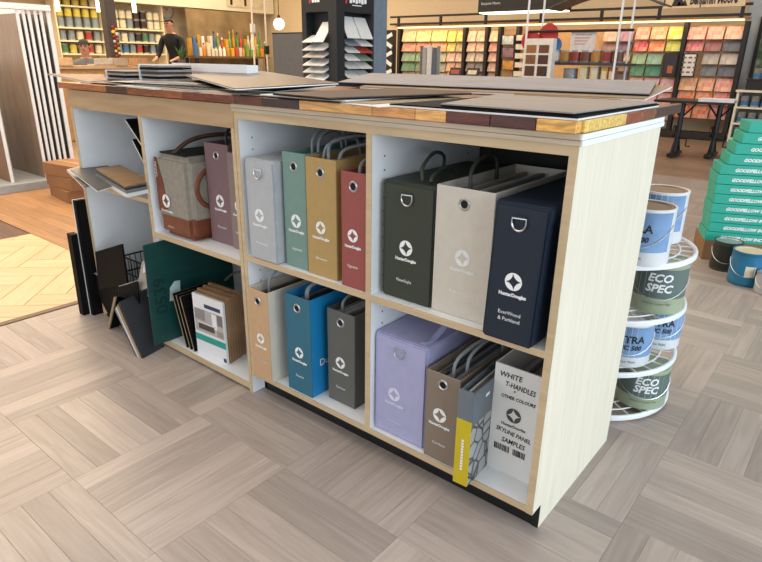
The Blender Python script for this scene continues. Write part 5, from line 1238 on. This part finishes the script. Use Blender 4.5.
# ------------------------------------------------------------------ black iron table, bookcase, poster at right
it = thing('iron_table', 'black iron crank-leg table with papers before the chip rack', 'table', (-1.55, 7.35, 0))
zt = ony(700, 101, 7.2).z
tL, tR = ony(655, 101, 7.1).x+1.55, ony(727, 101, 7.1).x+1.55
box('table_top', tL, tR, -.3, .35, zt-.03, zt, mat('iron_top', '#1c1b1d', .4), it)
for sx, sy in ((ony(678, 128, 7.2).x+1.55, -.10), (ony(718, 120, 7.5).x+1.55, .15)):
    bm = bmesh.new(); bm_tube(bm, [(sx, sy, .03), (sx, sy, zt-.03)], .032, 8); mk('leg', bm, BLACKM, it, smooth=True)
    box('foot', sx-.035, sx+.035, sy-.24, sy+.22, 0, .045, BLACKM, it, bev=.008)
    for q in (-1, 1): bm = bmesh.new(); bm_tube(bm, [(sx, sy+q*.2, .045), (sx, sy+q*.02, .30)], .013, 6); mk('brace', bm, BLACKM, it)
    for q in (-1, 1): bm = bmesh.new(); bm_tube(bm, [(sx, sy, zt-.22), (sx+q*.15, sy, zt-.035)], .012, 6); mk('brace', bm, BLACKM, it)
    bm = bmesh.new(); bm_tube(bm, [(sx+.03, sy-.04, .22), (sx+.12, sy-.04, .22), (sx+.12, sy-.04, .13), (sx+.17, sy-.04, .13)], .010, 6); mk('crank', bm, BLACKM, it)
    bm = bmesh.new(); bm_tube(bm, [(sx-.04, sy-.045+.07*math.sin(2*PI*i/20), .30+.07*math.cos(2*PI*i/20)) for i in range(20)], .009, 5, closed=True); mk('crank_wheel', bm, BLACKM, it)
tq0 = ony(716, 98, 7.1); o = box('paper_stack', -.19, .19, -.14, .14, 0, .035, mat('paper_white', '#e3e3e6', .5), loc=(tq0.x, 7.2, zt+.001), rotz=.1); tag(o, 'stack of white papers on the black iron table', 'papers')
BY = 9.3; bx0 = ony(727, 140, BY).x; bk = thing('bookcase', 'cream low bookcase of small cans at the right edge', 'shelf unit', (bx0, BY, 0)); bz = ony(740, 92, BY).z
cb = mat('bookcase_cream', '#e6dfcb', .5, var=.02)
box('upright', 0, .03, 0, .3, 0, bz, cb, bk); box('upright', 1.3, 1.33, 0, .3, 0, bz, cb, bk); box('back_panel', .03, 1.3, .28, .3, 0, bz, mat('bookcase_back', '#8f8878', .6), bk); box('top_board', -.02, 1.35, -.02, .3, bz, bz+.03, cb, bk)
shz = [.04, bz*.36, bz*.68]
for z in shz: box('shelf', .03, 1.3, 0, .28, z, z+.025, cb, bk)
prot = bpy.data.objects.new('paint_can', None); C.objects.link(prot); can_parts(prot, .06, .15, TIN, bl_, TIN, (.15, .55), n=14, bail=False); first = True
for j, z in enumerate(shz):
    for i in range(5):
        loc = (bx0+.11+i*.135, BY+.09, z+.026); lab = '%s blue-banded can on the %s bookcase shelf' % (ordw[i], ['bottom', 'middle', 'top'][j])
        if first: r = prot; r.location = loc; first = False
        else: r = dup(prot, loc)
        tag(r, lab, 'paint can', 'blue-banded cans in the bookcase')
bkb = thing('black_plinth', 'black box on top of the bookcase below the leafy poster', 'box', (ony(752, 86, BY).x, BY+.05, bz+.031)); box('plinth_body', -.09, .25, 0, .2, 0, .14, frb, bkb); box('plinth_lid', -.1, .26, -.01, .21, .1402, .15, frb, bkb)
r = dup(prot, (bkb.location.x+.02, BY+.13, bz+.182)); tag(r, 'blue-banded can standing on the black box by the leafy poster', 'paint can', 'blue-banded cans in the bookcase')
PY = 9.95; a, b = ony(745, 95, PY), ony(790, 17, PY)
lp_ = thing('leaf_poster', 'large leafy garden picture in a black frame at the right edge', 'poster', (a.x, PY, 0)); zA = ony(750, 78, PY).z; zB = ony(750, 17, PY).z; W_ = b.x-a.x
for p in ((0, .05, zA, zB), (W_-.05, W_, zA, zB), (.05, W_-.05, zA, zA+.05), (.05, W_-.05, zB-.05, zB)): box('frame_bar', p[0], p[1], -.05, 0, p[2], p[3], frb, lp_)
def leafy():
    m = bpy.data.materials.new('leafy_print'); m.use_nodes = True; nt = m.node_tree; b = nt.nodes['Principled BSDF']; tc = nt.nodes.new('ShaderNodeTexCoord'); v = nt.nodes.new('ShaderNodeTexVoronoi'); v.inputs['Scale'].default_value = 9; nt.links.new(tc.outputs['Object'], v.inputs['Vector'])
    r = nt.nodes.new('ShaderNodeValToRGB'); e = r.color_ramp.elements; e[0].color = lin('#d9dccf'); e[1].color = lin('#4b5a3c'); e[1].position = .6; x = e.new(.25); x.color = lin('#8e9a78'); nt.links.new(v.outputs['Distance'], r.inputs[0]); nt.links.new(r.outputs[0], b.inputs['Base Color']); return m
box('poster_print', .05, W_-.05, -.03, -.01, zA+.05, zB-.05, leafy(), lp_)
struct(box('wall_right', ony(743, 40, 9.97).x, 5.9, 9.96, 9.999, 0, Z_CEIL-.002, mat('cool_wall', '#bcc1c4', .7, var=.02)))

# ------------------------------------------------------------------ pole stand by the supply table, card rack by the chip wall
ps = thing('pole_stand', 'pair of tall white extension poles standing before the supply table', 'pole stand', (-7.2, 0, 0))
for k, px in enumerate((253, 266)):
    yy = onx(px, 35, -7.2).y; bm = bmesh.new(); bm_cyl(bm, (0, yy, .02), .014, 2.1, 10); mk('pole', bm, mat('pole_cream', '#e6dcc6', .5), ps, smooth=True)
    zc = onx(px, [28, 50][k], -7.2).z; box('clamp', -.025, .025, yy-.03, yy+.03, zc-.06, zc+.06, [mat('clamp_white', '#e8e4da', .5), BLACKM][k], ps)
box('base_plate', -.15, .15, onx(253, 35, -7.2).y-.1, onx(266, 35, -7.2).y+.1, 0, .02, BLACKM, ps)
cA = ony(385.5, 50, 9.0); cB = ony(392.5, 50, 9.0)
fk = thing('card_rack', 'narrow black rack of slanted white cards at the left end of the chip wall', 'display rack', ((cA.x+cB.x)/2, 9.0, 0)); W_ = (cB.x-cA.x)/2
box('rack_post', -W_, W_, 0, .12, 0, ony(389, 30, 9.0).z, frb, fk)
for k in range(5):
    z = ony(389, 36+k*9, 9.0).z; bm = bmesh.new(); bm_box(bm, -W_*.95, W_*.95, -.012, -.002, -.035, .035); o = mk('white_card', bm, wht, fk); o.location = (0, 0, z); o.rotation_euler = (0, .5 if k % 2 else -.4, 0)
